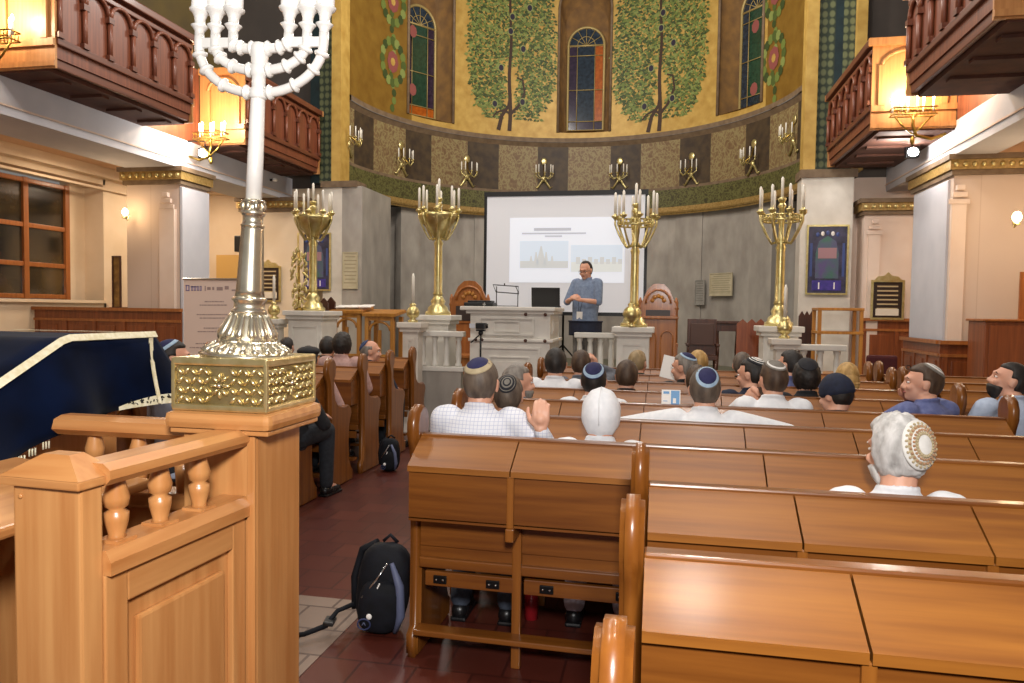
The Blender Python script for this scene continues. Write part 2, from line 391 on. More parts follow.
# band under the murals
q = MB(); uvl = q.bm.loops.layers.uv.new('UVMap')
def bandquad(a,b,z0,z1,m,r0=AR,r1=AR):
    f = q.face([q.vv(cyl(a,z0,r0)),q.vv(cyl(b,z0,r0)),q.vv(cyl(b,z1,r1)),q.vv(cyl(a,z1,r1))],m,True)
    for l,(t,z) in zip(f.loops,((a,z0),(b,z0),(b,z1),(a,z1))): l[uvl].uv = (t*AR, z)
NP = 40
for k in range(NP*6):
    a = pi*k/(NP*6); b = pi*(k+1)/(NP*6)
    dg = (math.degrees((a+b)/2)-90-11.5) % 23
    odd = dg < 5.1 or dg > 17.9
    bandquad(a,b,ZB0,ZB0+.1,GLD,AR-.06,AR-.06); bandquad(a,b,ZB0+.1,ZB0+.52,GRNB); bandquad(a,b,ZB0+.52,ZB0+.58,GRS)
    if odd: bandquad(a,b,ZB0+.58,ZB1-.16,DRKP)
    else: bandquad(a,b,ZB0+.58,ZB1-.16,TANP)
    bandquad(a,b,ZB1-.16,ZB1-.06,GRS,AR,AR-.08); bandquad(a,b,ZB1-.06,ZB1+.04,GRS,AR-.1,AR-.1); bandquad(a,b,ZB1+.04,ZB1+.05,GRS,AR-.1,AR)
    bandquad(a,b,ZB0-.08,ZB0,GLD,AR-.02,AR-.06)
q.build('trim_8', kind='structure', recalc=False)
# lower apse wall (marble) + soffit
q = MB()
pts = [(-6.62,14.0),(-6.75,15.9)]; arc = [cyl(t,0,AR+.15)[:2] for t in [R(150-5*k) for k in range(25)]]
pts = [(-6.6,14.05),(-6.35,16.3)] + arc + [(2.75,16.3),(3.0,14.05)]
vr = [[q.vv((x,y,SH-.05)),q.vv((x,y,ZB0))] for x,y in pts]
for i,(a,b) in enumerate(zip(vr,vr[1:])):
    q.face([a[0],b[0],b[1],a[1]], MRD if i in (0,len(vr)-2) else MRB, False)
n=len(vr)
top = [q.vv((x,y,ZB0-.04)) for x,y in pts]; inn = [q.vv(cyl(pi-pi*i/(len(pts)-1),ZB0-.04,AR-.05)) for i in range(len(pts))]
for i in range(n-1): q.face([top[i],top[i+1],inn[i+1],inn[i]], DKG)
q.build('wall_apse_lower', kind='structure')
# vertical marble pilaster strips on the lower apse wall
q = MB()
for t in (R(122),R(58),R(148),R(32)):
    c = V(cyl(t,0,AR+.1)); u = V((-sin(t),cos(t),0)); n_ = V((cos(t),sin(t),0))
    p = [c+u*.35,c-u*.35,c-u*.35+n_*.2,c+u*.35+n_*.2]
    A=[q.vv((v.x,v.y,SH)) for v in p]; B=[q.vv((v.x,v.y,ZB0-.05)) for v in p]
    for i in range(4): q.face([A[i],A[(i+1)%4],B[(i+1)%4],B[i]],MRB)
q.build('trim_9', kind='structure')

# end wall either side of the arch (plane Y=14), upper grey, lower plaster, marble piers
XL0 = -7.4; XR0 = 3.8; XLW = -10.0; XRW = 6.2
q = MB()
q.box(-10.6,14.0,SH-.4,-6.62,14.3,3.95,PLA); q.box(3.0,14.0,SH-.4,6.6,14.3,3.95,PLP)
q.box(-10.6,14.0,3.95,-6.27,14.3,ZTOP,DKG); q.box(2.67,14.0,3.95,6.8,14.3,ZTOP,DKG)
q.build('wall_end', kind='structure')
# arch jambs with ornament strips
def jamb(pxs, mats_, name, sg):
    q = MB()
    for k,(a,b,m) in enumerate(zip(pxs, pxs[1:], mats_)):
        xa = onY(a,100,13.8).x; xb = onY(b,100,13.8).x; dep = .05*(k%3)
        q.box(xa,13.7-dep if m in (GOLDW,) else 13.78,4.02,xb,14.02,ZTOP,m)
    q.build(name, kind='structure')
jamb([311,320,336,345],[TEAL,GSC,GOLDW],'trim_10',1)
jamb([804,816,833,841,853,863],[GOLDW,GSC,TEAL,GSC,GOLDW],'trim_11',-1)
q = MB()
xa = onY(324,250,13.7).x; xb = onY(363,250,13.7).x
q.box(xa,13.65,0,xb-.42,14.05,3.92,MRW); q.box(xb-.42,13.65,0,xb,15.2,3.92,MRB); q.box(xa-.03,13.6,3.9,xb-.1,14.1,4.02,GRS)
q.build('pier_left_marble', kind='structure')
xa2 = onY(799,250,13.7).x; xb2 = onY(851,250,13.7).x
q = MB(); q.box(xa2,13.65,0,xb2,14.05,3.92,MRW); q.box(xa2-.03,13.6,3.9,xb2+.05,14.1,4.04,GRS); q.build('pier_right_marble', kind='structure')

# side arcades -----------------------------------------------------
def cornice(q, x0,y0,x1,y1,z, m=GLD):
    q.box(x0-.04,y0-.04,z,x1+.04,y1+.04,z+.07,GRS); q.box(x0-.07,y0-.07,z+.07,x1+.07,y1+.07,z+.2,m); q.box(x0-.1,y0-.1,z+.2,x1+.1,y1+.1,z+.27,GRS)
    nx = int((x1-x0)/.11)
    for i in range(nx+1): q.ell((x0+(x1-x0)*i/max(nx,1), y0-.075, z+.135),(.035,.02,.035),BRS,8,5)
def pier(name, x0,y0,x1,y1, zt, face, sidem):
    q = MB(); q.box(x0,y0,0,x1,y1,zt,face); cornice(q,x0,y0,x1,y1,zt-.24); q.build(name, kind='structure')
def capital(q, x, y, z, s_):
    for k,w in enumerate((.26,.18,.1)): q.box(x-w/2,y-.03-.02*k,z+.09*k,x+w/2,y,z+.09*k+.07,PLP,.01)
ZB = 3.68; ZS = 4.15
# left
pier('pier_left', -8.35,10.4,-7.4,11.1, ZB, BRICKW, PLW)
q = MB(); q.box(-7.72,10.33,0,-7.46,10.41,3.05,PLP); capital(q,-7.59,10.35,3.05,1); q.box(-7.41,10.4,0,-7.36,11.1,ZB-.28,PLW); q.build('trim_12', kind='structure')
pier('pier_left_far', -8.3,13.6,-6.95,14.0, ZB, PLA, PLW)
q = MB(); q.box(-8.3,-1.5,ZB+.02,-7.4,14.0,ZS,PLW)
for z in (3.8,): q.box(-7.4,-1.5,z,-7.38,14,z+.02,PLP)
q.build('beam_left', kind='structure')
q = MB(); q.box(-10.6,-1.5,4.0,-8.3,14.0,4.14,CEI); q.box(-10.0,9,3.82,-9.8,14,4.0,PLA); q.box(-10,9,3.62,-9.93,14,3.66,PLA); q.box(-9.8,13.8,3.85,-8.3,14,4.0,PLA)
q.build('ceiling_left', kind='structure')
# left wall with window recess: window Y 9.3..11.55 at X=-10.5
q = MB()
zs, zt = 1.62, 3.6
q.box(-10.6,-1.5,0,-10.0,9.2,4.0,PLA); q.box(-10.6,11.85,0,-10.0,14.0,4.0,PLA); q.box(-10.6,11.5,0,-10.4,11.9,4,PLA); q.box(-10.6,9.2,0,-10.0,11.9,zs,PLA); q.box(-10.6,9.2,zt+.12,-10.0,11.9,4.0,PLA)
q.build('wall_left', kind='structure')
wd = bpy.data.objects.new('window_4', None); C.objects.link(wd); wd.location = (-10.45,10.5,zs); wd['kind']='structure'
q = MB(); H = zt-zs+.05
for y in (-1.25,-.6,.07,.95): q.box(-.06,y-.05,0,.06,y+.05,H,WNF,.01)
for z in (.01,.55,1.2,H-.09): q.box(-.045,-1.28,z,.045,.98,z+.08,WNF,.01)
q.build('window_frame', wd)
q = MB(); q.box(-.01,-1.25,.05,.01,.95,H-.05,mat('night_window_glass','#1d1a16',.08,var='#4a3a22',scale=1.2,coat=.6)); q.build('pane', wd)
q = MB(); q.box(-10.5,9.2,zs-.05,-9.93,11.9,zs,PLA); q.build('trim_13', kind='structure')
# wainscot left
def wainscot(name, pts, h, n_out=.04):
    q = MB()
    for (x0,y0),(x1,y1) in zip(pts,pts[1:]):
        a = V((x0,y0,0)); b = V((x1,y1,0)); d = (b-a); L = d.length; d.normalize(); nn = V((d.y,-d.x,0))
        q.M = Matrix(((d.x,nn.x,0,a.x),(d.y,nn.y,0,a.y),(0,0,1,0),(0,0,0,1)))
        q.box(0,0,0,L,.03,h,WNS); q.box(-.01,-.0,h-.05,L+.01,.08,h,WNF); q.box(0,.03,h-.22,L,.05,h-.18,WNF)
        k = max(1,int(L/.5))
        for i in range(k): 
            w = L/k; q.box(i*w+.03,.03,.15,i*w+.09,.05,h-.22,WNS); q.box(i*w+.14,.03,h-.7,i*w+w-.1,.045,h-.28,WNS,.01)
        q.M = Matrix.Identity(4)
    q.build(name, kind='structure')
wainscot('trim_14',[(-9.9,14.0),(-9.9,11.95)],1.5); 
wainscot('trim_15',[(-7.3,10.3),(-9.97,10.3)][::-1],1.5)
# right
pier('pier_right', 3.83,11.0,4.72,12.6, ZB, BRICKW, PLW)
q = MB(); q.box(3.80,11.12,0,3.83,12.5,ZB-.28,PLW); q.box(3.8,10.95,0,3.98,11.0,3.05,PLP); capital(q,3.89,10.97,3.05,1); q.build('trim_16', kind='structure')
pier('pier_right_far', 3.36,13.55,4.3,14.0, ZB-.2, PLP, PLW)
q = MB(); q.box(3.42,13.48,SH,3.6,13.56,2.9,PLP); capital(q,3.51,13.5,2.9,1); q.build('trim_17', kind='structure')
q = MB(); q.box(3.8,-1.5,ZB+.02,4.3,14.0,ZS,PLW); q.box(3.78,-1.5,3.8,3.8,14,3.82,PLP); q.build('beam_right', kind='structure')
q = MB(); q.box(4.3,-1.5,4.0,7.0,14.0,4.14,CEI); q.build('ceiling_right', kind='structure')
q = MB(); q.box(XRW,-1.5,0,XRW+.3,14.0,4.0,PLA); q.build('wall_right', kind='structure')
wainscot('trim_18',[(4.0-.66,13.52),(4.35,13.52)],1.5); wainscot('trim_19',[(3.7,10.92),(4.8,10.92)],1.22); wainscot('trim_20',[(3.76,12.55),(3.76,11.0)],1.22)
# gallery outer walls above
q = MB(); q.box(-9.2,-1.5,ZS,-9.0,14,ZTOP,mat('gallery_yellow_wall','#6b5a30',.85,var='#5a4c30',scale=1)); q.build('wall_gallery_left', kind='structure'); q = MB(); q.box(-9.0,-1.5,ZS+.001,-7.47,14,ZS+.06,DKG); q.build('floor_3', kind='structure')
q = MB(); q.box(5.6,-1.5,ZS,5.8,14,ZTOP,DKG); q.build('wall_gallery_right', kind='structure'); q = MB(); q.box(3.87,-1.5,ZS+.001,5.6,14,ZS+.06,DKG); q.build('floor_4', kind='structure')

# balconies: bays projecting from the gallery
SOF = mat('balcony_soffit_wood','#4a2a1e',.85,var='#5c3626',scale=5)
def balcony(xo, xi, y0, y1, lab, dz=0):      # xo = beam plane, xi = projecting face plane
    t = thing('balcony', lab, 'balcony', (xo,y0,ZS+dz)); sg = 1 if xi>xo else -1; D = abs(xi-xo); L = y1-y0; H = 1.22
    def X(v): return sg*v
    q = MB(); q.box(X(0),0,-.02,X(D-.12),L,.06,SOF); q.prism([(X(D-.16),0),(X(D),.3),(X(D-.06),.3),(X(D-.22),.0)][::1],0,L,'y',DKX)
    q.box(X(D-.1),0,.02,X(D-.04),L,.12,DKX,.01)
    for k in range(int(L/.6)): q.box(X(.15),.3+.6*k,-.05,X(D-.2),.42+.6*k,-.02,SOF)
    q.build('soffit', t)
    q = MB(); q.box(X(D-.06),0,.12,X(D-.02),L,H,DKW)
    q.box(X(D-.1),-.01,.26,X(D+.02),L+.01,.34,DKX,.01); q.box(X(D-.12),-.03,H-.1,X(D+.06),L+.03,H,DKX,.015); q.box(X(D-.1),-.01,H-.2,X(D+.02),L,H-.14,DKX,.01)
    q.build('parapet', t)
    n = 6; w = L/n
    for k in range(n+1):
        q = MB(); y = min(max(k*w,.03),L-.03); q.tube([(X(D+.01),y,.34),(X(D+.01),y,.8)],.028,DKW,8); q.box(X(D-.02),y-.045,.34,X(D+.04),y+.045,.4,DKX); q.box(X(D-.02),y-.045,.78,X(D+.04),y+.045,.85,DKX); q.build('column', t)
    for k in range(n):
        q = MB(); yc = (k+.5)*w; r = w/2-.02
        q.tube([(X(D+.005),yc+r*cos(pi*i/10),.85+min(r,.22)*sin(pi*i/10)) for i in range(11)],.026,DKW,6)
        q.build('arch', t)
    # end faces (near end catches the sconce light)
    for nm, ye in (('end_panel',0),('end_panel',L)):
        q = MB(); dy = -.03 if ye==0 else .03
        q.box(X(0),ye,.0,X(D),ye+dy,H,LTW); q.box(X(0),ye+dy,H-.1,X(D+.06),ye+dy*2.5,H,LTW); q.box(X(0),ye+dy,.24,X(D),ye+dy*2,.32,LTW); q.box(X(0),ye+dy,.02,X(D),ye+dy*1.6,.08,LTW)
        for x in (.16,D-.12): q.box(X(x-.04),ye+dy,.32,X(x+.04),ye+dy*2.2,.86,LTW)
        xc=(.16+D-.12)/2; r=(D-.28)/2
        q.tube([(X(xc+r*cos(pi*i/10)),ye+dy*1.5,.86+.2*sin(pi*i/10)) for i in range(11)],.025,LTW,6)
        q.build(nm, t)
    return t
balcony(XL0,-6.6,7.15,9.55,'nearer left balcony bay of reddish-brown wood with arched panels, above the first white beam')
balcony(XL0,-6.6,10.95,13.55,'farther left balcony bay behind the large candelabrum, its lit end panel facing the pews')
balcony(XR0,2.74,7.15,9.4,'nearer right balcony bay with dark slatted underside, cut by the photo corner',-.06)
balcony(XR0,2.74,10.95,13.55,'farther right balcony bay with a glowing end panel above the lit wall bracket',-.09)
for nm,xo in (('left',XL0),('right',XR0)):
    sg = 1 if xo<0 else -1
    q = MB()
    for a,b in ((-1.5,7.1),(9.6,10.9)): q.box(xo-.06*sg,a,ZS+.002,xo-.002*sg,b,ZS+1.2,DKW)
    q.build('trim_%d'%(21 if xo<0 else 22), kind='structure')

# steps/stage front wall with balustrade --------------------------------
SY = 9.0
q = MB(); q.box(-5.4,SY,0,-2.45,SY+.12,.76,MRB); q.box(-1.1,SY,0,-.1,SY+.12,.76,MRB); q.box(1.15,SY,0,2.6,SY+.12,.76,MRB); q.box(-.1,SY+.02,0,1.15,SY+.1,SH+.002,MRB)
q.build('wall_stage_front', kind='structure')
def balustrade(x0,x1,y,label,z0=.76,zt=1.27,n=4,ends=True):
    t = thing('balustrade', label, 'balustrade', ((x0+x1)/2,y,z0)); L=x1-x0; h=zt-z0
    box('handrail',t,-L/2,-.07,h-.07,L/2,.07,h,WPT,.012); box('plinth',t,-L/2,-.07,0,L/2,.07,.06,WPT,.01)
    for i in range(n):
        x=-L/2+(i+.5)*L/n; q=MB(); q.lathe([(.045,.06),(.045,.09),(.03,.11),(.038,.2),(.036,h-.2),(.028,h-.13),(.042,h-.1),(.042,h-.07)],(x,0,0),WPT,12); q.build('baluster',t)
    return t
balustrade(-3.05,-2.42,SY+.06,'short white balustrade left of the pulpit beside the candle pedestal',n=4)
balustrade(1.37,2.1,SY+.1,'short white balustrade on the right under the wooden shelf frame',n=4,zt=1.2)
balustrade(-1.1,-.55,SY+.7,'white balustrade just behind the speaker, right of the pulpit',z0=SH,zt=1.27,n=4)
def pedestal(x,y,zt,w,label,m=WPT,z0=0):
    t = thing('pedestal',label,'pedestal',(x,y,z0)); h=zt-z0
    box('shaft',t,-w/2,-w/2,0,w/2,w/2,h-.1,m,.01)
    q=MB(); q.box(-w/2-.03,-w/2-.03,h-.12,w/2+.03,w/2+.03,h-.07,m,.008); q.box(-w/2-.06,-w/2-.06,h-.07,w/2+.06,w/2+.06,h,m,.012); q.build('cap',t)
    q=MB(); q.box(-w/2+.05,-w/2-.012,.3,-w/2+.08,-w/2,h-.2,m); q.box(w/2-.08,-w/2-.012,.3,w/2-.05,-w/2,h-.2,m); q.box(-w/2+.08,-w/2-.011,h-.23,w/2-.08,-w/2,h-.2,m); q.box(-w/2+.08,-w/2-.011,.3,w/2-.08,-w/2,.33,m); q.build('molding',t)
    return t
def wx(px,Y): return onY(px,310,Y).x
ped = []
CY = 9.46
cand_px = ((313,9.75,1.5),(438,CY,1.47),(634,CY,1.36),(779,CY,1.40))
pedlab = ['white pedestal under the leftmost tall brass candelabrum','white pedestal under the candelabrum left of the pulpit','white pedestal under the candelabrum right of the screen','white pedestal under the rightmost tall brass candelabrum']
for (px,Y,z),lb in zip(cand_px,pedlab): pedestal(wx(px,Y),Y,z,(.4 if px!=313 else .5),lb,WPT,SH)
lp = pedestal(wx(413,8.85),8.85,1.38,.2,'narrow pale stone pier carrying the small candle lamp, left of the balustrade',MRW,0)
rp = pedestal(wx(786,8.8),8.85,1.27,.2,'narrow pinkish stone pier carrying the small candle lamp, right side',MRW,0)

# ---------------------------------------------------------------- candelabra
def candelabrum(loc, label, grp, big, htot=1.82):
    t = thing('candelabrum',label,'candelabrum',loc,0,grp)
    q=MB(); q.lathe([(.17,0),(.17,.04),(.14,.06),(.13,.1),(.085,.14),(.10,.18),(.07,.23),(.055,.26)],(0,0,0),BRS,16); q.build('base',t)
    q=MB(); q.lathe([(.05,.25),(.062,.28),(.052,.31),(.048,.9),(.058,.95),(.04,.99),(.06,1.03),(.03,1.08),(.03,1.42),(.05,1.45),(.02,1.5)],(0,0,0),BRS,16,flute=.1); q.build('column',t)
    R0 = .22
    q=MB()
    if big: q.lathe([(.04,1.0),(.11,1.1),(.19,1.2),(.24,1.3),(.24,1.33),(.18,1.3),(.1,1.25)],(0,0,0),BRS,24,flute=.12)
    for z,rr in ((1.27,R0),(1.33,R0)): q.tube([(rr*cos(2*pi*i/24),rr*sin(2*pi*i/24),z) for i in range(24)],.012,BRS,6,closed=True)
    for i in range(24): a=2*pi*i/24; q.ell((R0*cos(a),R0*sin(a),1.3),(.016,.016,.03),BRS,6,5)
    q.build('gallery_ring',t)
    N=8
    for i in range(N):
        a=2*pi*i/N+.2; ca,sa=cos(a),sin(a)
        q=MB(); q.tube([(r_*ca,r_*sa,z) for r_,z in ((.03,1.02),(.12,1.0),(.17,1.08),(.22,1.18),(.26,1.28),(.26,1.36))],.014,BRS,6)
        q.lathe([(.015,0),(.045,.03),(.048,.045),(.02,.05),(.022,.07)],(.26*ca,.26*sa,1.34),BRS,10); arm=q.build('arm',t)
        q=MB(); q.lathe([(.017,0),(.016,.26),(.006,.28)],(.26*ca,.26*sa,1.40),CND,8); q.build('candle',arm)
    q=MB(); q.lathe([(.02,1.48),(.05,1.52),(.05,1.54),(.02,1.55)],(0,0,0),BRS,10); q.build('drip_cup',t)
    q=MB(); q.lathe([(.018,1.55),(.017,htot-.02),(.006,htot)],(0,0,0),CND,8); q.build('candle',t)
    return t
cl = ['leftmost tall brass candelabrum with nine white candles, by the gold wreath','tall brass candelabrum with a bulky basket, left of the pulpit','tall brass candelabrum standing against the right edge of the screen','rightmost tall brass candelabrum beside the blue and green framed picture']
for (px,Y,z),lb,bg in zip(cand_px,cl,(True,True,False,False)): candelabrum((wx(px,Y),Y,z),lb,None,bg,1.8)
# bulbous gold urn in front of the third candelabrum
x=wx(631,9.05); 
t=thing('brass_urn','bulbous shiny brass urn at the foot of the candelabrum beside the screen','urn',(x,CY-.22,1.36))
q=MB(); q.lathe([(.05,0),(.05,.02),(.02,.05),(.09,.1),(.11,.16),(.09,.22),(.04,.26),(.05,.28),(.03,.3)],(0,0,0),BRS,16); q.build('bowl',t)
def candle_lamp(loc,label):
    t=thing('candle_lamp',label,'candlestick',loc)
    q=MB(); q.lathe([(.06,0),(.065,.02),(.03,.04),(.075,.08),(.085,.13),(.06,.18),(.03,.2),(.045,.22),(.02,.24)],(0,0,0),BRS,14); q.build('stand',t)
    q=MB(); q.lathe([(.02,0),(.019,.33),(.008,.37)],(0,0,.24),CND,8); q.build('candle',t)
candle_lamp((wx(413,8.85),8.85,1.38),'small round brass candlestick with one pale candle, left of the balustrade')
candle_lamp((wx(786,8.8),8.85,1.27),'small round brass candlestick with a pinkish candle, right side pier')
q=MB(); 
x=wx(405,9.3)
# leaf wreath candle thing
x=wx(297,9.9); t=thing('gold_wreath','upright gold leaf wreath standing beside the leftmost candelabrum','wreath',(wx(299,9.62),9.62,1.5))
q=MB(); rn=random.Random(3)
for i in range(70):
    a=rn.uniform(-pi,pi); z=rn.uniform(.05,.85); rr=.11*(.6+.4*sin(z*3.4)); q.ell((rr*cos(a),rr*.5*sin(a),z),(.02,.015,.045),BRS,6,5,Matrix.Rotation(rn.uniform(-.8,.8),3,'Y'))
q.build('leaves',t); q=MB(); q.lathe([(.08,0),(.03,.04),(.015,.1),(.012,.85)],(0,0,0),BRD,10); q.build('stem',t)
pedestal(wx(274,9.5),9.5,1.38,.2,'low white pedestal at the far left edge of the stage',WPT,SH)
candle_lamp((wx(274,9.5),9.5,1.38),'small brass candlestick with tall white candle, far left by the banner')

# ---------------------------------------------------------------- pulpit
t = thing('pulpit','white carved two-tier pulpit carrying the laptop at the front of the stage','pulpit',(-1.8,9.1,0))
q=MB(); q.box(-.5,-.25,0,.5,.55,1.16,WPT,.01); q.build('lower_tier',t)
q=MB(); q.box(-.52,-.27,1.16,.54,.57,1.2,WPT,.01); q.build('ledge',t)
q=MB(); q.box(-.5,-.24,1.2,.5,.54,1.54,WPT,.01); q.build('upper_tier',t)
q=MB(); q.box(-.62,-.3,1.54,.56,.6,1.59,WPT,.012); q.box(-.55,-.27,1.5,.54,.57,1.54,WPT,.01); q.build('top',t)
def frame(q,x0,z0,x1,z1,y,w,d,m):
    q.box(x0,y-d,z0,x0+w,y,z1,m); q.box(x1-w,y-d,z0,x1,y,z1,m); q.box(x0+w,y-d*.94,z0,x1-w,y,z0+w,m); q.box(x0+w,y-d*.94,z1-w,x1-w,y,z1,m)
q=MB(); frame(q,-.38,1.24,.3,1.46,-.25,.02,.015,WPT); frame(q,-.2,1.28,.12,1.42,-.25,.015,.012,WPT); frame(q,-.38,.5,.38,1.1,-.25,.025,.015,WPT); frame(q,-.25,.62,.25,.98,-.25,.015,.012,WPT)
q.box(-.2,-.262,.7,.2,-.25,.92,WPT)
for y0,y1 in ((-.12,.42),): 
    q.box(.5,y0,1.26,.512,y1,1.44,WPT); q.box(.5,y0+.05,1.3,.52,y1-.05,1.4,WPT,.005); q.box(.5,y0,.5,.512,y1,1.05,WPT)
q.build('molding',t)
q=MB()
for x in (.2,.44):
    for z in (1.18,1.5): q.ell((x,-.27,z),(.022,.012,.022),DCW,10,6)
for x in (-.42,-.34): q.ell((x,-.27,1.18),(.02,.012,.02),DCW,10,6)
q.build('rosette',t)
# laptop
p=onY(566,304,9.2); t=thing('laptop','open black laptop on the pulpit, lid facing the audience','laptop',(-1.43,9.32,1.59),R(4))
q=MB(); q.box(-.18,-.02,0,.18,.23,.02,BLK,.006); q.build('keyboard_base',t)
q=MB(); q.M=Matrix.Translation((0,-.02,.015))@Matrix.Rotation(R(14),4,'X'); q.box(-.18,-.008,0,.18,.006,.24,BLK,.004); q.build('lid',t)
# book stand
t=thing('book_stand','thin dark metal book stand on the pulpit in front of the screen','stand',(-1.93,9.3,1.59))
q=MB()
for x in (-.14,.14): q.tube([(x,0,0),(x,0,.2),(x+(.03 if x<0 else -.0)-.03,-.0,.26)],.006,BLM,6)
q.tube([(-.14,0,.01),(.14,0,.01)],.005,BLM,6); q.build('leg',t)
q=MB(); q.tube([(-.18,-.03,.28),(.15,-.03,.26),(.14,.06,.17),(-.16,.06,.19)],.007,BLM,6,closed=True); q.tube([(-.03,-.03,.27),(-.03,-.03,.3)],.008,BLM,6); q.build('rest',t)
# flat device
t=thing('projector','flat black projector box at the left end of the pulpit top','projector',(-2.24,9.15,1.59))
q=MB(); q.box(-.19,-.13,0,.19,.13,.05,BLK,.015); q.box(-.15,-.1,.05,.16,.1,.075,BLK,.02); q.build('housing',t)
q=MB(); q.M=Matrix.Rotation(R(90),4,'X'); q.lathe([(.02,.13),(.02,.15),(.012,.152)],(.08,.03,0),CHR,12); q.build('lens',t)

# ---------------------------------------------------------------- screen
m, nt, b = node_mat('projection_screen_image')
SX0, SX1, SZ0, SZ1 = wx(486,12.6), wx(643,12.6), 1.53, onY(486,197,12.6).z
q=MB()
SC = mat('screen_fabric','#dadce2',.8,emit='#dfe6f2',es=.09)  # faint glow on the fabric stands in for stray projector light
st=thing('projection_screen','large white projection screen showing a pale slide with two photos, behind the speaker','screen',((SX0+SX1)/2,12.6,0))
W2=(SX1-SX0)/2
q.box(-W2,-.01,SZ0,W2,.01,SZ1,SC); q.build('fabric',st)
q=MB(); q.box(-W2-.05,-.015,SZ0-.05,-W2,.015,SZ1+.03,BLK); q.box(W2,-.015,SZ0-.05,W2+.05,.015,SZ1+.03,BLK); q.box(-W2-.05,-.03,SZ1,W2+.05,.03,SZ1+.08,BLK); q.box(-W2-.05,-.015,SZ0-.06,W2+.05,.015,SZ0,BLK); q.build('border',st)
q=MB()
q.tube([(0,.06,SH+.5),(0,.06,SZ1+.05)],.02,BLM,8)
for a in (R(90),R(210),R(330)): q.tube([(0,.06,SH+.6),(.7*cos(a),.06+.7*sin(a),SH+.01)],.015,BLM,8)
q.build('tripod',st)
def scr(px,py): p=onY(px,py,12.58); return p.x-(SX0+SX1)/2, p.z
E1=mat('slide_white','#d0d4dc',.8,emit='#e4ebf8',es=.34); E2=mat('slide_sky','#c6d2e0',.8,emit='#d2e0f0',es=.3); E3=mat('slide_building','#c4c8ca',.8,emit='#d0d6da',es=.24); E4=mat('slide_text','#b4b8c4',.8,emit='#c4c8d4',es=.2); E5=mat('slide_town','#cdd2d2',.8,emit='#dae0e0',es=.27)
q=MB()
def srect(px0,py0,px1,py1,m,d):
    x0,z1=scr(px0,py0); x1,z0=scr(px1,py1); q.box(x0,-.012-d,z0,x1,-.010,z1,m)
srect(510,218,624,283,E1,.001)
srect(520,241,568,268,E2,.003); srect(571,245,622,272,E2,.003)
srect(520,261,568,268,E3,.004); srect(571,262,622,272,E5,.004)
for px,w,h in ((541,5,18),(536,2.5,12),(546,2.5,12),(531,2,8),(552,2,8)): 
    x0,z0=scr(px-w,264); x1,z1=scr(px+w,264-h); xc=(x0+x1)/2
    q.poly([(x0,-.0165,z0),(x1,-.0165,z0),(xc+.01,-.0165,z1),(xc-.01,-.0165,z1)],E3)
for px in range(576,620,6): srect(px,257+(px%4),px+4,264,E3,.005)
srect(534,228,571,230.5,E4,.003); srect(522,232.8,586,233.8,E4,.003); srect(545,235.5,562,236.8,E4,.003)
q.build('slide',st)

# ---------------------------------------------------------------- thrones / chairs / lecterns
def crest_chair(px,Y,label,zt,w=.62,z0=SH):
    x=wx(px,Y); t=thing('ornate_chair',label,'chair',(x,Y,z0)); h=zt-z0
    q=MB(); q.box(-w/2,-.25,0,w/2,.25,.42,CHW,.01); q.box(-w/2-.03,-.3,.42,w/2+.03,.28,.47,CHW,.01); q.build('seat',t)
    q=MB(); q.box(-w/2,.2,.45,w/2,.27,h-.35,CHW); 
    q.prism([(-w/2,h-.35),(w/2,h-.35),(w/2*.8,h-.22),(w/2*.62,h-.1),(w/2*.3,h-.01),(0,h),(-w/2*.3,h-.01),(-w/2*.62,h-.1),(-w/2*.8,h-.22)],.2,.27,'y',CHW)
    q.tube([(w/2*.7*cos(pi*i/10),.19,h-.32+.22*sin(pi*i/10)) for i in range(11)],.02,CHW,6)
    for i in range(5): a=pi*(i+.5)/5; q.ell((w*.17*cos(a),.19,h-.3+.1*sin(a)),(.035,.02,.035),LCW,8,5)
    frame(q,-w/2+.06,h-.7,w/2-.06,h-.38,.2,.035,.02,CHW); q.build('backrest',t)
    q=MB()
    for s_ in (-1,1): q.lathe([(.035,0),(.03,h-.42),(.045,h-.4),(.03,h-.36),(.035,h-.3),(.01,h-.22)],(s_*w/2,.235,0),CHW,10)
    q.build('post',t)
    for s_ in (-1,1): q=MB(); q.box(s_*w/2-.03,-.25,.66,s_*w/2+.03,.2,.71,CHW,.01); q.box(s_*w/2-.025,-.25,.45,s_*w/2+.025,-.2,.67,CHW); q.build('armrest',t)
    q=MB(); q.box(-w/2+.09,.175,h-.66,w/2-.09,.2,h-.42,mat('dark_leather','#3a2f2c',.4)); q.build('back_pad',t)
    return t
crest_chair(466,11.6,'wooden high-backed chair with a scrolled crest, left of the pulpit by the screen',onY(466,280,11.6).z,.62)
# tall ark-like chair with cabinet front (right of screen)
Y=11.4; x0=wx(642,Y); x1=wx(676,Y); zt=onY(658,283,Y).z; zm=onY(658,316,Y).z; w=x1-x0
crest_chair(658,Y+.35,'wooden throne with arched carved crest behind the tall brown reading desk',onY(658,283,Y+.35).z,.56)
t=thing('reading_desk','tall brown wooden reading desk with two arched panels, right of the screen','desk',((x0+x1)/2,Y-.25,SH))
h=zm-SH; q=MB(); q.box(-w/2,-.2,0,w/2,.2,h-.04,CHW,.008); q.build('cabinet',t)
q=MB(); q.box(-w/2-.03,-.24,h-.04,w/2+.03,.23,h,CHW,.01); q.build('top',t)
q=MB()
for s_ in (-1,1):
    q.tube([(s_*w*.24-w*.17,-.205,.15),(s_*w*.24-w*.17,-.205,h-.3)]+[(s_*w*.24-w*.17*cos(pi*i/8),-.205,h-.3+w*.17*sin(pi*i/8)) for i in range(9)]+[(s_*w*.24+w*.17,-.205,.15)],.012,CHW,6)
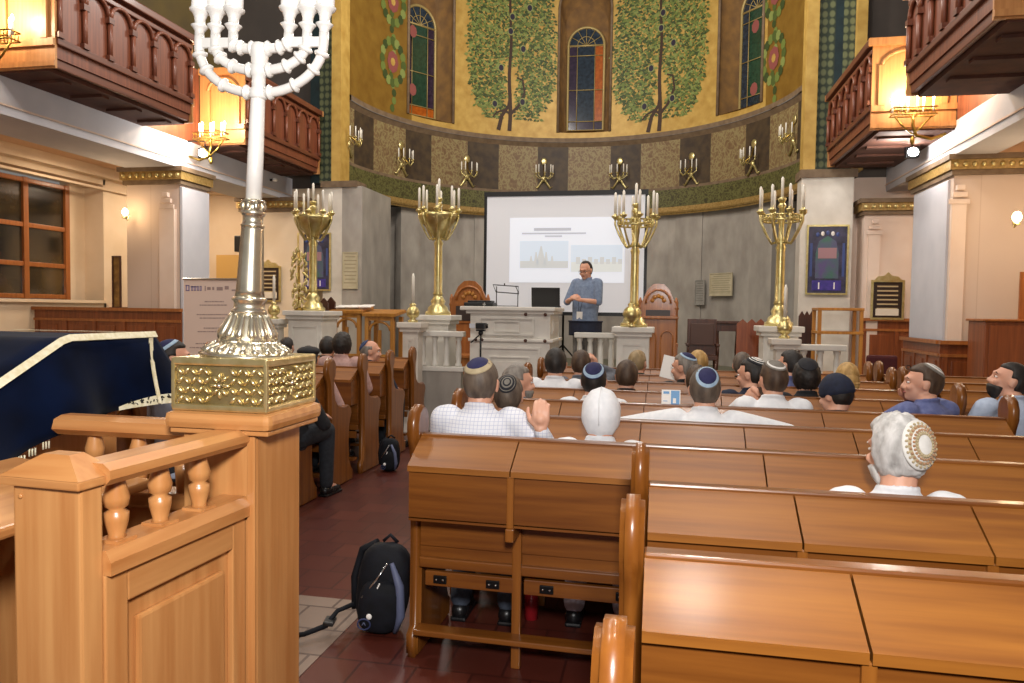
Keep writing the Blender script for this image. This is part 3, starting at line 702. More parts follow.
q.build('arched_panel',t)
# dark upright chair + dark piano-like stand
Y=13.2; x=wx(703,Y); z=onY(703,319,Y).z
t=thing('wooden_chair','dark brown panelled chair on the stage under the marble plaque','chair',(x,Y,SH)); h=z-SH; w=.5
q=MB(); q.box(-w/2,.15,.45,w/2,.2,h,DCW,.01); q.box(-w/2+.05,.12,.62,w/2-.05,.16,h-.08,mat('brown_leather','#4e342a',.45),.01); q.build('backrest',t)
q=MB(); q.box(-w/2,-.25,.38,w/2,.2,.46,DCW,.01); q.build('seat',t)
for sx in (-1,1):
    for sy in (-.22,.17): q=MB(); q.tube([(sx*(w/2-.03),sy,0),(sx*(w/2-.03),sy,.4)],.025,DCW,8); q.build('leg',t)
    q=MB(); q.box(sx*w/2-.03,-.25,.62,sx*w/2+.03,.18,.66,DCW,.008); q.tube([(sx*w/2,-.22,.45),(sx*w/2,-.22,.63)],.02,DCW,8); q.build('armrest',t)
x=wx(719,Y+.3); t=thing('side_table','narrow black-brown side table with turned legs, right of the dark chair','table',(x+.14,Y+.4,SH))
h=z-SH-.03; q=MB(); q.box(-.24,-.2,h-.05,.28,.2,h,DCW,.01); q.box(-.2,-.17,h-.18,.24,.17,h-.05,DCW); q.build('table_top',t)
for sx in (-.16,.2):
    for sy in (-.13,.13): q=MB(); q.lathe([(.035,0),(.025,.1),(.04,h*.5),(.025,h*.8),(.035,h-.16)],(sx,sy,0),DCW,10); q.build('leg',t)
# reddish folded chairs stack px 740-765
Y=11.6; 
def slatchair(px,Y,zt,label,m,grp=None,w=.13):
    x=wx(px,Y); t=thing('folded_chair',label,'chair',(x,Y,SH),0,grp); h=zt-SH
    q=MB(); q.prism([(-w/2,0),(w/2,0),(w/2,h-.08),(0,h),(-w/2,h-.08)],-.02,.02,'y',m); q.build('backrest',t)
    q=MB(); q.box(-w/2+.01,.02,.3,w/2-.01,.1,.75,m,.01); q.build('seat',t)
RDW = wood('reddish_wood','#7a3c20','#96502c','z')
for i,px in enumerate((743,752,761)):
    slatchair(px,11.6+.16*i,onY(px,319,11.6).z,'reddish folded wooden chair, one of three leaning left of the rightmost candelabrum',RDW,'reddish folded chairs by the right pedestal',.17)
for i,px in enumerate((802,807,812)):
    slatchair(px,11.9+.16*i,onY(px,311,11.9).z,'dark pointed chair back, one of three beside the wooden shelf frame',DCW,'dark pointed chair backs by the shelf frame',.09)
# wooden shelf frame px 815-858, y 307-350
Y=11.6; x0=wx(817,Y); x1=wx(858,Y); zt=onY(840,308,Y).z; w=x1-x0
t=thing('shelf_frame','open light-wood shelf frame on the stage beneath the framed blue picture','shelf',((x0+x1)/2,Y,SH)); h=zt-SH
for sx in (-1,1):
    for sy in (-.2,.2): q=MB(); q.box(sx*w/2-.025,sy-.025,0,sx*w/2+.025,sy+.025,h-.03,LCW,.005); q.build('post',t)
for z in (h-.04,h-.38,.3): q=MB(); q.box(-w/2-.03,-.24,z,w/2+.03,.24,z+.04,LCW,.006); q.build('shelf',t)
# two small lecterns left, px 337-372 and 367-402
def lect(px0,px1,Y,py,label,papers=False):
    x0=wx(px0,Y); x1=wx(px1,Y); zt=onY((px0+px1)/2,py,Y).z; w=x1-x0; h=zt-SH
    t=thing('lectern',label,'lectern',((x0+x1)/2,Y,SH))
    q=MB(); q.M=Matrix.Translation((0,0,h-.05))@Matrix.Rotation(R(7),4,'X'); q.box(-w/2-.03,-.25,-.02,w/2+.03,.25,.03,LCW,.008); q.M=Matrix.Identity(4); q.build('top',t)
    q=MB(); 
    for sx in (-1,1):
        for sy in (-.18,.18): q.box(sx*(w/2-.03)-.03,sy-.03,0,sx*(w/2-.03)+.03,sy+.03,h-.1,LCW,.005)
    q.box(-.02,-.2,.4,.02,-.16,h-.3,LCW)
    q.build('leg',t)
    q=MB(); q.box(-w/2,-.2,h-.16,w/2,-.16,h-.08,LCW)
    r=w/2-.07; q.tube([(r*cos(pi*i/10),-.18,h-.16-.15+.13*sin(pi*i/10)) for i in range(11)],.02,LCW,6); q.build('arched_front',t); q=MB(); q.box(-w/2,-.2,.2,w/2,-.16,.5,LCW); q.build('lower_board',t)
    if papers:
        for i in range(3): 
            o=MB(); o.M=Matrix.Translation((x0+.08+.2*i,Y-.02,zt+.005+.003*i))@Matrix.Rotation(R(7),4,'X')@Matrix.Rotation(.06*i,4,'Z'); o.box(-.09,-.14,.0,.09,.14,.006+.004*i,PAP)
            tag(o.build('open_book'),'%s open booklet on the left wooden lectern'%['left','middle','right'][i],'book','open booklets on the left lectern')
lect(338,366,10.6,307,'light-wood lectern with arched front and open booklets, farther left of the two',True)
lect(370,399,10.6,310,'light-wood lectern with arched front, right of the lectern with booklets')
# brown chair crest behind (px 322-333,y 298-340)
slatchair(324,10.3,onY(324,298,10.3).z,'dark wooden chair back with rounded top behind the leftmost candelabrum, left one',DCW,None,.14)
slatchair(331,10.45,onY(331,297,10.45).z,'dark wooden chair back with rounded top next to the first lectern',DCW,None,.14)
# brown door in left apse wall
q=MB(); p=onX(363,260,-6.45)
dr=bpy.data.objects.new('door_1',None); C.objects.link(dr); dr.location=(-6.48,15.3,SH); dr['kind']='structure'
q.box(.0,-.55,0,.06,.5,1.75,WNS,.01); q.box(.05,-.4,.2,.075,.35,.8,WNS,.01); q.box(.05,-.4,.95,.075,.35,1.6,WNS,.01); q.build('leaf',dr)
# tripod with camera px 480
Y=8.2; x=wx(481,Y)
t=thing('camera_tripod','black camera tripod with a camcorder standing before the pulpit','tripod',(x,Y,0))
zc=onY(481,325,Y).z
q=MB(); q.tube([(0,0,.55),(0,0,zc-.08)],.011,BLM,8); q.build('centre_column',t)
q=MB(); q.box(-.03,-.03,.9,.03,.03,.98,BLK,.01); q.tube([(0,0,zc-.1),(-.09,-.1,zc-.2)],.008,BLM,6); q.ell((0,0,zc-.09),(.03,.03,.03),BLK,10,6); q.box(-.05,-.03,zc-.07,.05,.03,zc-.05,BLK); q.build('tripod_head',t)
for a in (R(90),R(210),R(330)): q=MB(); q.tube([(0,0,.95),(.3*cos(a),.3*sin(a),.012)],.012,BLM,6); q.build('leg',t)
t2=thing('camcorder','small black camcorder with pale side screen on the tripod','camera',(x,Y,zc-.045))
q=MB(); q.box(-.05,-.06,0,.06,.07,.07,BLK,.012); q.lathe([(.028,0),(.028,.05)],(.05,.03,.01),BLK,10); q.build('housing',t2)
q=MB(); q.box(-.12,-.06,.01,-.055,-.05,.06,mat('camera_screen','#c9cdd4',.3),.003); q.build('display',t2)

# ---------------------------------------------------------------- pictures, plaques
def picture(name,label,c,w,h,face,fr,img,ft=.03,crest=False,cat='picture',tilt=0):
    t=thing(name,label,cat,c,face)
    q=MB(); frame(q,-w/2,-h/2,w/2,h/2,0,ft,.03,fr)
    if crest: q.prism([(-w*.4,h/2),(w*.4,h/2),(w*.3,h/2+.06),(w*.12,h/2+.07),(0,h/2+.13),(-w*.12,h/2+.07),(-w*.3,h/2+.06)],-.03,0,'y',fr)
    q.build('frame',t); q=MB(); img(q,w-2*ft,h-2*ft); q.build('panel',t); return t
PBL=mat('picture_blue','#3f4f86',.4); PGR=mat('picture_green','#3f6b5a',.4,var='#5a4d7c',scale=4); PVI=mat('picture_violet','#4a3a92',.4,var='#35307a',scale=8); PDK=mat('picture_dark','#2c2a3a',.4,var='#43405c',scale=6); PPK=mat('picture_pink','#a07a80',.4)
def torah_img(q,w,h):
    q.box(-w/2,-.01,-h/2,w/2,0,h/2,PDK); q.prism([(-w*.3,-h*.28),(w*.3,-h*.28),(w*.3,h*.1),(w*.22,h*.28),(0,h*.36),(-w*.22,h*.28),(-w*.3,h*.1)],-.014,-.01,'y',PGR)
    q.box(-w*.38,-.016,-h*.46,w*.38,-.01,-h*.31,PVI); q.box(-w*.24,-.018,h*.02,w*.24,-.014,h*.18,PPK)
    for s_ in (-1,1): q.box(s_*w*.42-.02,-.016,-h*.25,s_*w*.42+.02,-.01,h*.25,PBL); q.box(s_*w*.2-.01,-.02,-h*.44,s_*w*.2+.01,-.016,-h*.34,PAP)
    for i in range(5): q.ell(((i-2)*w*.13,-.014,h*.38+.03*(2-abs(i-2))*.5),(.03,.006,.04),PAP if i%2 else PBL,8,5)
a=onY(807,225,13.62); b_=onY(847,295,13.62)
picture('framed_picture','gold-framed blue and green picture on the right marble pier',((a.x+b_.x)/2,13.62,(a.z+b_.z)/2),b_.x-a.x,a.z-b_.z,0,BRS,torah_img)
a=onY(298,233,13.62); b_=onY(331,291,13.62)
picture('framed_picture','gold-framed blue and green picture behind the leftmost candelabrum',((a.x+b_.x)/2,13.62,(a.z+b_.z)/2),b_.x-a.x,a.z-b_.z,0,BRS,torah_img)
def plaque_img(q,w,h):
    q.box(-w/2,-.012,-h/2,w/2,0,h/2,mat('plaque_brown','#2e2018',.4))
    for i in range(7): ww=w*(.36+.07*((i*3)%3)); q.box(-ww,-.016,h/2-.06-i*h*.125,ww,-.012,h/2-.06-i*h*.125-h*.04,mat('plaque_lettering','#b8a27a',.5))
    q.box(-w*.4,-.017,-h*.44,w*.4,-.012,-h*.25,mat('plaque_pale','#d8cdbb',.5))
a=onY(871,280,13.47); b_=onY(903,320,13.47)
picture('memorial_board','brass-framed dark memorial board with crest on the right pier',((a.x+b_.x)/2,13.46,(a.z+b_.z)/2),b_.x-a.x,a.z-b_.z,0,BRS,plaque_img,.035,True,'plaque')
a=onY(256,266,13.57); b_=onY(281,302,13.57)
picture('memorial_board','brass-framed dark memorial board with crest on the left, just right of the large menorah stem',((a.x+b_.x)/2,13.57,(a.z+b_.z)/2),b_.x-a.x,a.z-b_.z,0,BRS,plaque_img,.035,True,'plaque')
MPL=mat('marble_plaque','#b5aa8c',.5,var='#c2b79a',scale=6); MPG=mat('grey_stone_plaque','#8c8880',.5,var='#9a968e',scale=6)
def linesimg(m,lm):
    def f(q,w,h):
        q.box(-w/2,-.012,-h/2,w/2,0,h/2,m)
        for i in range(8): ww=w*(.36+.05*((i*5)%3)); q.box(-ww,-.014,h/2-h*(.1+i*.105),ww,-.012,h/2-h*(.1+i*.105)-h*.03,lm)
    return f
def on_apse(px0,py0,px1,py1,name,label,fr,img,cat='plaque'):
    th,z1=ap((px0+px1)/2,py0,AR+.08); _,z0=ap((px0+px1)/2,py1,AR+.08); ta,_=ap(px0,py0,AR+.08); tb,_=ap(px1,py0,AR+.08)
    w=abs(ta-tb)*AR; r=AR+.06-w*w/8/AR; picture(name,label,(AXC+r*cos(th),AYC+r*sin(th),(z0+z1)/2),w,z1-z0,th-pi/2,fr,img,.02,False,cat)
on_apse(711,273,734,296,'stone_plaque','cream marble plaque on the apse wall above the dark chair',MPL,linesimg(MPL,mat('plaque_line_a','#9a8f74',.6)))
on_apse(696,280,706,305,'stone_plaque','small grey stone plaque left of the cream one on the apse wall',MPG,linesimg(MPG,MRD))
a=onY(343,252,13.64); b_=onY(358,289,13.64)
picture('stone_plaque','tall pale plaque on the left marble pier above the lecterns',((a.x+b_.x)/2,13.64,(a.z+b_.z)/2),b_.x-a.x,a.z-b_.z,0,MPL,linesimg(MPL,mat('plaque_line_a','#9a8f74',.6)),.015,False,'plaque')
def redimg(q,w,h): q.box(-w/2,-.01,-h/2,w/2,0,h/2,mat('gilt_panel','#a07838',.5,var='#6a4a22',scale=9))
a=onY(115,256,10.37); b_=onY(124,308,10.37)
picture('framed_picture','narrow gilt-framed picture at the edge of the left pier above the wood panelling',((a.x+b_.x)/2-.03,10.36,(a.z+b_.z)/2),b_.x-a.x,a.z-b_.z,0,DCW,redimg,.02)
# right frame px 1008-1024, wooden cabinet px 975-1024,y 318-378
Y=10.3; a=onY(1006,272,Y+.5); b_=onY(1040,318,Y+.5)
x0=wx(977,Y); x1=wx(1060,Y); z1=onY(1000,319,Y).z
t=thing('wooden_cabinet','plain reddish-brown wooden cabinet at the right edge of the photo, behind the bearded man','cabinet',((x0+x1)/2,Y,0)); w=x1-x0
q=MB(); q.box(-w/2,-.25,0,w/2,.25,z1-.03,WNS,.01); q.build('body',t); box('top',t,-w/2-.03,-.28,z1-.03,w/2+.03,.27,z1,WNF,.01)
q=MB(); q.box(-w/2+.05,-.262,.1,0-.02,-.25,z1-.08,WNS,.004); q.build('door',t); q=MB(); q.box(.02,-.262,.1,w/2-.05,-.25,z1-.08,WNS,.004); q.build('door',t)
def flimg(q,w,h): 
    q.box(-w/2,-.01,-h/2,w/2,0,h/2,PDK); q.ell((-w*.15,-.01,0),(.05,.01,.08),PAP,8,6); q.ell((-w*.1,-.012,-.05),(.03,.01,.06),mat('picture_leaf','#4d6b3a',.5),8,6)
picture('framed_picture','brown wood-framed picture resting on the cabinet at the right edge',((a.x+b_.x)/2,Y+.12,z1+(a.z-b_.z)/2),b_.x-a.x,a.z-b_.z,0,WNF,flimg,.08)
# dark red cloth-backed chair px 875-900,y355-380 + black speaker + ceiling vent
Y=8.6; x=wx(887,Y); t=thing('upholstered_chair','dark red upholstered chair against the wainscot on the right','chair',(x,Y,0)); zt=onY(887,356,Y).z
q=MB(); q.box(-.16,.1,.4,.16,.16,zt,RED,.03); q.build('backrest',t); q=MB(); q.box(-.2,-.22,.36,.2,.14,.44,RED,.02); q.build('seat',t)
for sx in (-1,1):
    for sy in (-.18,.12): q=MB(); q.tube([(sx*.17,sy,0),(sx*.17,sy,.37)],.015,BLM,6); q.build('leg',t)
Y=13.5; a=onY(236,236,Y); b_=onY(243,252,Y)
t=thing('wall_speaker','small black loudspeaker on the far left aisle wall','speaker',((a.x+b_.x)/2,13.52,(a.z+b_.z)/2)); q=MB(); q.box(-.07,-.1,-.16,.07,.06,.16,BLK,.015); q.build('housing',t); q=MB(); q.box(-.02,.06,-.02,.02,.08,.02,BLM); q.build('bracket',t)
d=onY(228,255,13.59); q=MB(); q.box(d.x-.25,13.57,SH,d.x+.35,13.6,d.z,mat('tan_door_paint','#c49a55',.6)); q.build('door_2',kind='structure')
t=thing('ceiling_vent','small square brass-coloured vent grille in the left aisle ceiling','vent',(-9.15,9.6,4.0)); q=MB(); q.box(-.14,-.14,-.02,.14,.14,0,BRD,.004); q.build('frame',t); q=MB(); [q.box(-.11,-.1+.045*k,-.03,.11,-.085+.045*k,-.02,BRD) for k in range(5)]; q.build('slat',t)

# ---------------------------------------------------------------- banner stand
Y=9.0; x0=wx(184,Y); x1=wx(252,Y); z1=onY(200,279,Y).z; w=x1-x0
t=thing('rollup_banner','pale pink roll-up banner with printed lines standing behind the large menorah','banner',((x0+x1)/2,Y,0))
BNR=mat('banner_vinyl','#e3cdc0',.6); TXT=mat('banner_text','#a08a86',.6); TXB=mat('banner_logo_violet','#7d72a8',.6)
q=MB(); q.box(-w/2,-.006,.08,w/2,.006,z1,BNR); q.build('sheet',t)
q=MB(); q.box(-w/2-.01,-.015,z1-.015,w/2+.01,.015,z1+.012,CHR,.004); q.build('top_bar',t)
q=MB(); q.box(-w/2-.02,-.1,0,w/2+.02,.1,.08,CHR,.02); q.build('base',t)
q=MB()
def bl(px0,px1,py0,py1,m):
    a=onY(px0,py0,Y); b=onY(px1,py1,Y); c=(x0+x1)/2; q.box(a.x-c,-.0075,b.z,b.x-c,-.006,a.z,m)
q2=q
for p_ in ((186,189.6,285,286),(186,189.6,290,291),(186,187,285,291),(188.8,189.8,285,291),(191,198,286.4,287.4)): bl(*p_,TXB)
for k,ch in enumerate((192.5,195.3,198.2,201)):
    bl(ch-.9,ch+.9,286,286.8,TXB); bl(ch-.9,ch+.9,290,290.8,TXB); bl(ch-.9,ch-.3,286,290.8,TXB); bl(ch+.3,ch+.9,286,290.8,TXB)
for p_ in ((205,206,286,291),(207.5,211,287,290),(212.5,214.5,287,290),(217,223,287,290.5),(225,229,286,289.5),(232,238,289.5,291)): bl(*p_,TXT)
for py,a_,b2 in ((301,205,224),(304.5,200,227),(314,197,228),(317.5,200,226),(327.5,204,222),(331,198,226),(343,196,215),(347,190,220),(356,196,226),(360,199,222),(370,200,226),(374,196,229)):
    u=a_
    while u<b2: 
        L=1.2+((int(u*7)+py)%3)*.9; bl(u,min(u+L,b2),py,py+1.1,TXT); u+=L+.6
q.build('printing',t)

# ================================================================== PEWS
END = [(-.04,0),(-.04,.1),(0,.13),(.005,.5),(0,.86),(-.02,.93),(-.05,.99),(-.05,1.05),(-.025,1.1),(.02,1.125),(.065,1.115),(.10,1.08),(.11,1.03),(.10,.98),(.075,.93),(.075,.84),(.1,.76),(.16,.71),(.26,.69),(.36,.69),(.42,.665),(.435,.61),(.41,.56),(.385,.5),(.375,.35),(.39,.2),(.43,.12),(.46,.1),(.46,0)]
def pew(x0,x1,y,label,group,w=.4975,ends=(1,1)):
    t=thing('pew',label,'pew',(x0,y,0),0,group); L=x1-x0; n=round(L/w); w=L/n
    for i,xx in enumerate((0,L-.055)):
        if not ends[i]: continue
        q=MB(); q.prism(END,xx,xx+.055,'x',PWZ,True)
        bmesh.ops.recalc_face_normals(q.bm,faces=q.bm.faces[:])
        es=[e for e in q.bm.edges if len(e.link_faces)==2 and any(len(f.verts)>6 for f in e.link_faces)]
        bmesh.ops.bevel(q.bm,geom=es,offset=.012,segments=2,affect='EDGES')
        for f in q.bm.faces: f.smooth = len(f.verts)<7
        o=q.build('end_panel',t)
    q=MB(); q.box(.055,-.012,.975,L-.055,.04,1.0,PWX,.006); q.build('top_rail',t)
    q=MB(); q.box(.055,.0,.45,L-.055,.022,.98,PWX); q.build('back_board',t)
    for i in range(n):
        a=.055+.002 if i==0 else i*w+.003; b=(L-.057) if i==n-1 else (i+1)*w-.003
        q=MB(); q.prism([(-.012,.988),(-.012,.965),(-.175,.868),(-.185,.868),(-.185,.892)],a,b,'x',PWL); q.build('desk_lid',t)
        q=MB(); q.box(a,-.165,.665,b,-.145,.872,PWX); q.box(a,-.165,.655,b,0,.67,PWX)
        q.prism([(-.145,.67),(0,.67),(0,.965),(-.145,.872)],a,a+.012,'x',PWX); q.prism([(-.145,.67),(0,.67),(0,.965),(-.145,.872)],b-.012,b,'x',PWX); q.build('book_box',t)
        if i: 
            q=MB(); q.box(i*w-.02,-.03,0,i*w+.02,.0,.66,PWZ,.005); q.box(i*w-.018,-.185,.6,i*w+.018,-.03,.655,PWZ,.006); q.box(i*w-.015,-.178,.655,i*w+.015,-.163,.87,PWZ,.004); q.build('divider',t)
        q=MB(); q.box(a,-.012,.50,b,.0,.655,PWX,.004); q.build('lower_panel',t)
        q=MB(); q.box(a+.03,-.03,.33,b-.01,-.005,.395,PWX,.004); hrl=q.build('hinge_rail',t)
        if i<3:
            for hx in ((a+.1,b-.1) if i==0 else (a+.13,b-.04)):
                q=MB(); q.box(hx-.03,-.04,.345,hx+.03,-.03,.38,BLM,.003); 
                for dx in (-.015,.015): q.lathe([(.006,0),(.006,.004)],(hx+dx,0,0),BLM,6) if False else q.ell((hx+dx,-.041,.362),(.006,.004,.006),CHR,6,4)
                q.build('hinge',hrl)
    q=MB(); q.box(.055,-.02,.405,L-.055,.02,.45,PWX,.006); q.box(.055,.0,.43,L-.055,.40,.455,PWX,.01); q.build('seat',t)
    q=MB(); q.box(.055,-.10,.13,L-.055,-.02,.155,PWX,.006); q.build('foot_rail',t)
    return t
PY0=1.07; PYS=.7
rowY=lambda k: PY0+PYS*k
near=pew(-.08,1.91,rowY(0)-.08,'nearest pew in the right block, only its rounded end and slanted lids in the foreground','pews of the right block')
near['label']='nearest pew of the right block, at the bottom edge of the photo'
dup(near,(-.08,rowY(1)-.06,0),None,'second pew from the camera, between the nearest pew and the metal lock button')
dup(near,(-.08,rowY(2)-.06,0),None,'third pew from the camera, right behind the white-haired man in the crocheted cap')
main=pew(-1.08,1.91,rowY(3)-.05,'long pew with hinges, open underside and feet visible below it, starting at the backpack','pews of the right block')
ml=['long pew whose back is behind the black-shirted man with the striped cap','long pew behind the man in white with the light-blue ringed cap','seventh pew from the camera in the right block, fourth from the front','third pew from the front of the right block','second pew from the front of the right block','front pew of the right block, closest to the stage']
main.rotation_euler=(0,0,R(-1.1))
for k in range(4,10): dup(main,(-1.08,rowY(k)-.05,0),R(-1.1),ml[k-4])
lb=pew(-5.3,-2.7,5.07,'nearest pew of the left block, mostly hidden behind the big wooden post','pews of the left block')
for k,l in enumerate(('second pew of the left block, its curved end just right of the post','third pew of the left block, left of the small dark backpack','fourth pew of the left block, right of the small dark backpack','front pew of the left block, beside the marble stage wall')): dup(lb,(-5.3,5.78+.71*k,0),None,l)
rb=pew(1.98,3.45,6.0,'short far-right pew nearest to the bearded man in light blue','short pews on the far right')
for k,l in enumerate(('middle one of the three short far-right pews','short far-right pew closest to the red upholstered chair')): dup(rb,(1.98,6.7+.7*k,0),None,l)
# backless bench for the bearded man
t=thing('bench','backless wooden bench under the bearded man at the right edge','bench',(2.36,5.16,0)); box('seat',t,-.35,-.18,.41,.35,.18,.455,PWX,.01)
for s_ in (-1,1): box('leg',t,s_*.3-.025,-.15,0,s_*.3+.025,.15,.42,PWZ,.01)
# small metal buttons on lids
for (x,y,l) in ((.75,rowY(2),'round metal lock button on the lid under the white-haired man'),(.30,rowY(3),'round metal lock button on the lid below the man with the blue ringed cap')):
    q=MB(); q.ell((0,0,0),(.012,.012,.006),BRL,12,6); q.tube([(.014*cos(a*pi/8),.014*sin(a*pi/8),-.002) for a in range(16)],.002,DCW,5,closed=True)
    o=q.build('lid_button'); o.location=(x,y-.09,.946); o.rotation_euler=(R(30),0,0); tag(o,l,'button')

# ================================================================== BIMAH RAIL + MENORAH
t=thing('bimah_railing','honey-coloured wooden railing with turned balusters and raised panel, carrying the big menorah','railing',(-1.23,2.05,0))
def T(x,y): return (x+1.23,y-2.05)
# big post
q=MB(); q.box(-.13,-.13,0,.105,.13,1.185,BWZ,.006); q.box(.08,-.14,0,.105,-.13,1.18,BWZ,.003); q.build('post',t)
q=MB(); q.box(-.155,-.155,1.183,.155,.155,1.197,BWX,.004); q.box(-.168,-.168,1.196,.166,.168,1.246,BWX,.02); q.build('post_cap',t)
# newel near camera: X -1.36..-1.16, Y 1.2..1.38
RM=Matrix.Translation((0,-.13,0))@Matrix.Rotation(R(-3.9),4,'Z')@Matrix.Translation((0,.13,0))
q=MB(); q.M=RM; q.box(-.112,-.70,0,.07,-.64,1.16,BWZ,.006); q.build('newel_post',t)
q=MB(); q.M=RM; q.box(-.135,-.715,1.155,.08,-.60,1.175,BWX,.004); 
A=[(-.135,-.715,1.175),(.08,-.715,1.175),(.08,-.6,1.175),(-.135,-.6,1.175)]; B=[(-.06,-.67,1.22),(.01,-.67,1.22),(.01,-.63,1.22),(-.06,-.63,1.22)]
q.rings([A,B],BWX,False); q.build('newel_cap',t)
q=MB(); q.M=RM; q.ell((-.09,-.702,1.13),(.006,.003,.006),BWX,8,5); q.build('peg',t)
# rails between newel and post (along Y) X range .0-.07
q=MB(); q.M=RM; q.prism([(-.005,1.15),(.075,1.15),(.09,1.165),(.09,1.185),(.07,1.2),(.0,1.2),(-.02,1.185),(-.02,1.165)],-.64,-.13,'y',BWY); q.build('top_rail',t)
q=MB(); q.M=RM; q.prism([(-.02,.95),(.09,.95),(.09,.98),(.075,1.005),(-.005,1.005),(-.02,.98)],-.64,-.13,'y',BWY); q.build('lower_rail',t)
for y in (-.565,-.425,-.28):
    q=MB(); q.M=RM; q.box(.005,y-.03,1.0,.065,y+.03,1.012,BWX); q.lathe([(.022,1.01),(.018,1.02),(.026,1.05),(.027,1.07),(.016,1.078),(.026,1.086),(.029,1.105),(.02,1.14),(.02,1.152)],(.035,y,0),BWZ,18); q.build('baluster',t)
q=MB(); q.M=RM; q.box(.015,-.64,0,.055,-.13,.95,BWZ)
for (a,b,c,d) in ((-.64,-.575,.0,.95),(-.19,-.13,.0,.95)): q.box(.055,a,c,.075,b,d,BWZ,.004)
q.box(.055,-.575,.87,.075,-.19,.95,BWY,.004); q.box(.055,-.54,.1,.072,-.22,.82,BWZ,.015); q.build('panel',t)
# cross rail from post to the left
q=MB(); q.prism([(-.035,1.135),(.035,1.135),(.06,1.155),(.05,1.185),(.02,1.195),(-.02,1.195),(-.05,1.185),(-.06,1.155)],-.645,-.13,'x',BWX); q.build('top_rail',t)
for x in (-.54,-.38,-.22):
    q=MB(); q.lathe([(.022,.97),(.026,1.03),(.027,1.05),(.016,1.058),(.026,1.066),(.029,1.09),(.02,1.125),(.02,1.138)],(x,0,0),BWZ,18); q.build('baluster',t)
q=MB(); q.box(-.68,-.05,.92,-.13,.05,.97,BWX,.01); q.build('lower_rail',t)
q=MB(); q.box(-.66,-.02,0,-.13,.02,.92,BWZ,.003); q.build('panel',t)
# second partition at left: desk running towards the camera
t=thing('reader_bench','low honey-coloured wooden desk shelf running out of the left edge beneath the velvet cloth','desk',(-1.65,1.55,0))
q=MB(); q.M=Matrix.Translation((0,0,1.02))@Matrix.Rotation(R(5),4,'Y'); q.box(-.3,-.35,0,.18,.38,.03,BWY,.008); q.M=Matrix.Identity(4); q.build('top',t)
q=MB(); q.box(-.28,-.33,0,-.25,.36,1.02,BWZ,.003); q.box(-.28,-.3,0,.15,-.27,.99,BWZ,.003); q.build('side_board',t)

# menorah -----------------------------------------------------------
MX,MY,MZ=-1.235,2.055,1.246
t=thing('menorah','huge silver menorah with curved branches on an ornate gilt box atop the wooden post','menorah',(MX,MY,MZ))
hb=.155; hw=.152
q=MB(); q.box(-hw,-hw,0,hw,hw,.02,BRL,.006); q.box(-hw+.012,-hw+.012,.015,hw-.012,hw-.012,.14,mat('aged_gilt','#8f7f52',.4,.8,var='#a5946a',scale=14)); q.box(-hw,-hw,.132,hw,hw,hb,BRL,.006)
for sx in (-1,1):
    for sy in (-1,1): q.box(sx*hw-sx*.012,sy*hw-sy*.012,.01,sx*hw,sy*hw,.14,BRL,.003)
q.build('box_base',t)
q=MB()
for face in range(4):
    q.M=Matrix.Rotation(face*pi/2,4,'Z')
    for row in range(4):
        z=.034+.027*row
        for k in range(13):
            x=-.126+.021*k
            if abs(x)<.03: continue
            s_=1 if (k+row)%2 else -1
            q.ell((x,-hw+.01,z),(.0155,.011,.0062),BRL,8,5,Matrix.Rotation(s_*.85,3,'Y'))
        
    for k in range(8): a=k*pi/4; q.ell((.02*cos(a),-hw+.008,.075+.026*sin(a)),(.014,.008,.006),BRL,8,5,Matrix.Rotation(-a,3,'Y'))
    q.ell((0,-hw+.004,.075),(.008,.008,.008),SIL,8,5)
q.M=Matrix.Identity(4); q.build('relief_ornament',t)
mt=bpy.data.objects.new('stem',None)
lean=Matrix.Translation((0,0,hb))@Matrix.Rotation(R(2.7),4,'Y')
def mbuild(q,name): return q.build(name,t)
q=MB(); q.M=lean; q.lathe([(.132,0),(.132,.006),(.12,.014),(.10,.026),(.088,.038),(.084,.046)],(0,0,0),SIL,36,flute=.05)
q.lathe([(.082,.042),(.078,.055),(.068,.08),(.056,.108),(.047,.128),(.04,.132)],(0,0,0),SIL,32,flute=.06); 
for i in range(22): a=2*pi*i/22; q.tube([(r_*cos(a),r_*sin(a),z) for r_,z in ((.128,.01),(.115,.02),(.1,.03),(.09,.04))],[.009,.0105,.008,.005],SIL,6)
for i in range(14): a=2*pi*i/14; q.tube([(r_*cos(a),r_*sin(a),z) for r_,z in ((.082,.048),(.077,.065),(.066,.088),(.054,.115),(.046,.13))],[.006,.013,.011,.008,.004],SIL,6)
q.build('foot',t)
q=MB(); q.M=lean; q.lathe([(.04,.125),(.052,.13),(.052,.137),(.045,.142),(.045,.162),(.052,.168),(.05,.175),(.038,.18)],(0,0,0),SIL,24)
q.lathe([(.04,.178),(.037,.2),(.030,.38),(.03,.39)],(0,0,0),SIL,20,flute=.12)
q.lathe([(.032,.388),(.036,.393),(.03,.4),(.03,.42),(.034,.425),(.038,.432),(.032,.438),(.032,.46),(.036,.463),(.036,.468),(.026,.472)],(0,0,0),SIL,20)
for i in range(8): a=2*pi*i/8; q.ell((.032*cos(a),.032*sin(a),.45),(.007,.01,.016),SIL,6,5,Matrix.Rotation(a,3,'Z'))
q.build('lower_shaft',t)
q=MB(); q.M=lean; q.lathe([(.024,.47),(.0235,.6),(.021,.77),(.021,.775)],(0,0,0),SLW,20); q.build('upper_shaft',t)
q=MB(); q.M=lean
zc=[.785,.852,.915]
q.lathe([(.021,.77),(.027,.775),(.027,.797),(.02,.803),(.02,.838),(.026,.843),(.026,.864),(.022,.87),(.024,.88),(.026,.9),(.028,.91),(.027,.925),(.02,.935),(.004,.94)],(0,0,0),SLW,20); q.build('hub',t)
RA=[.204,.150,.091]; ZT=.995
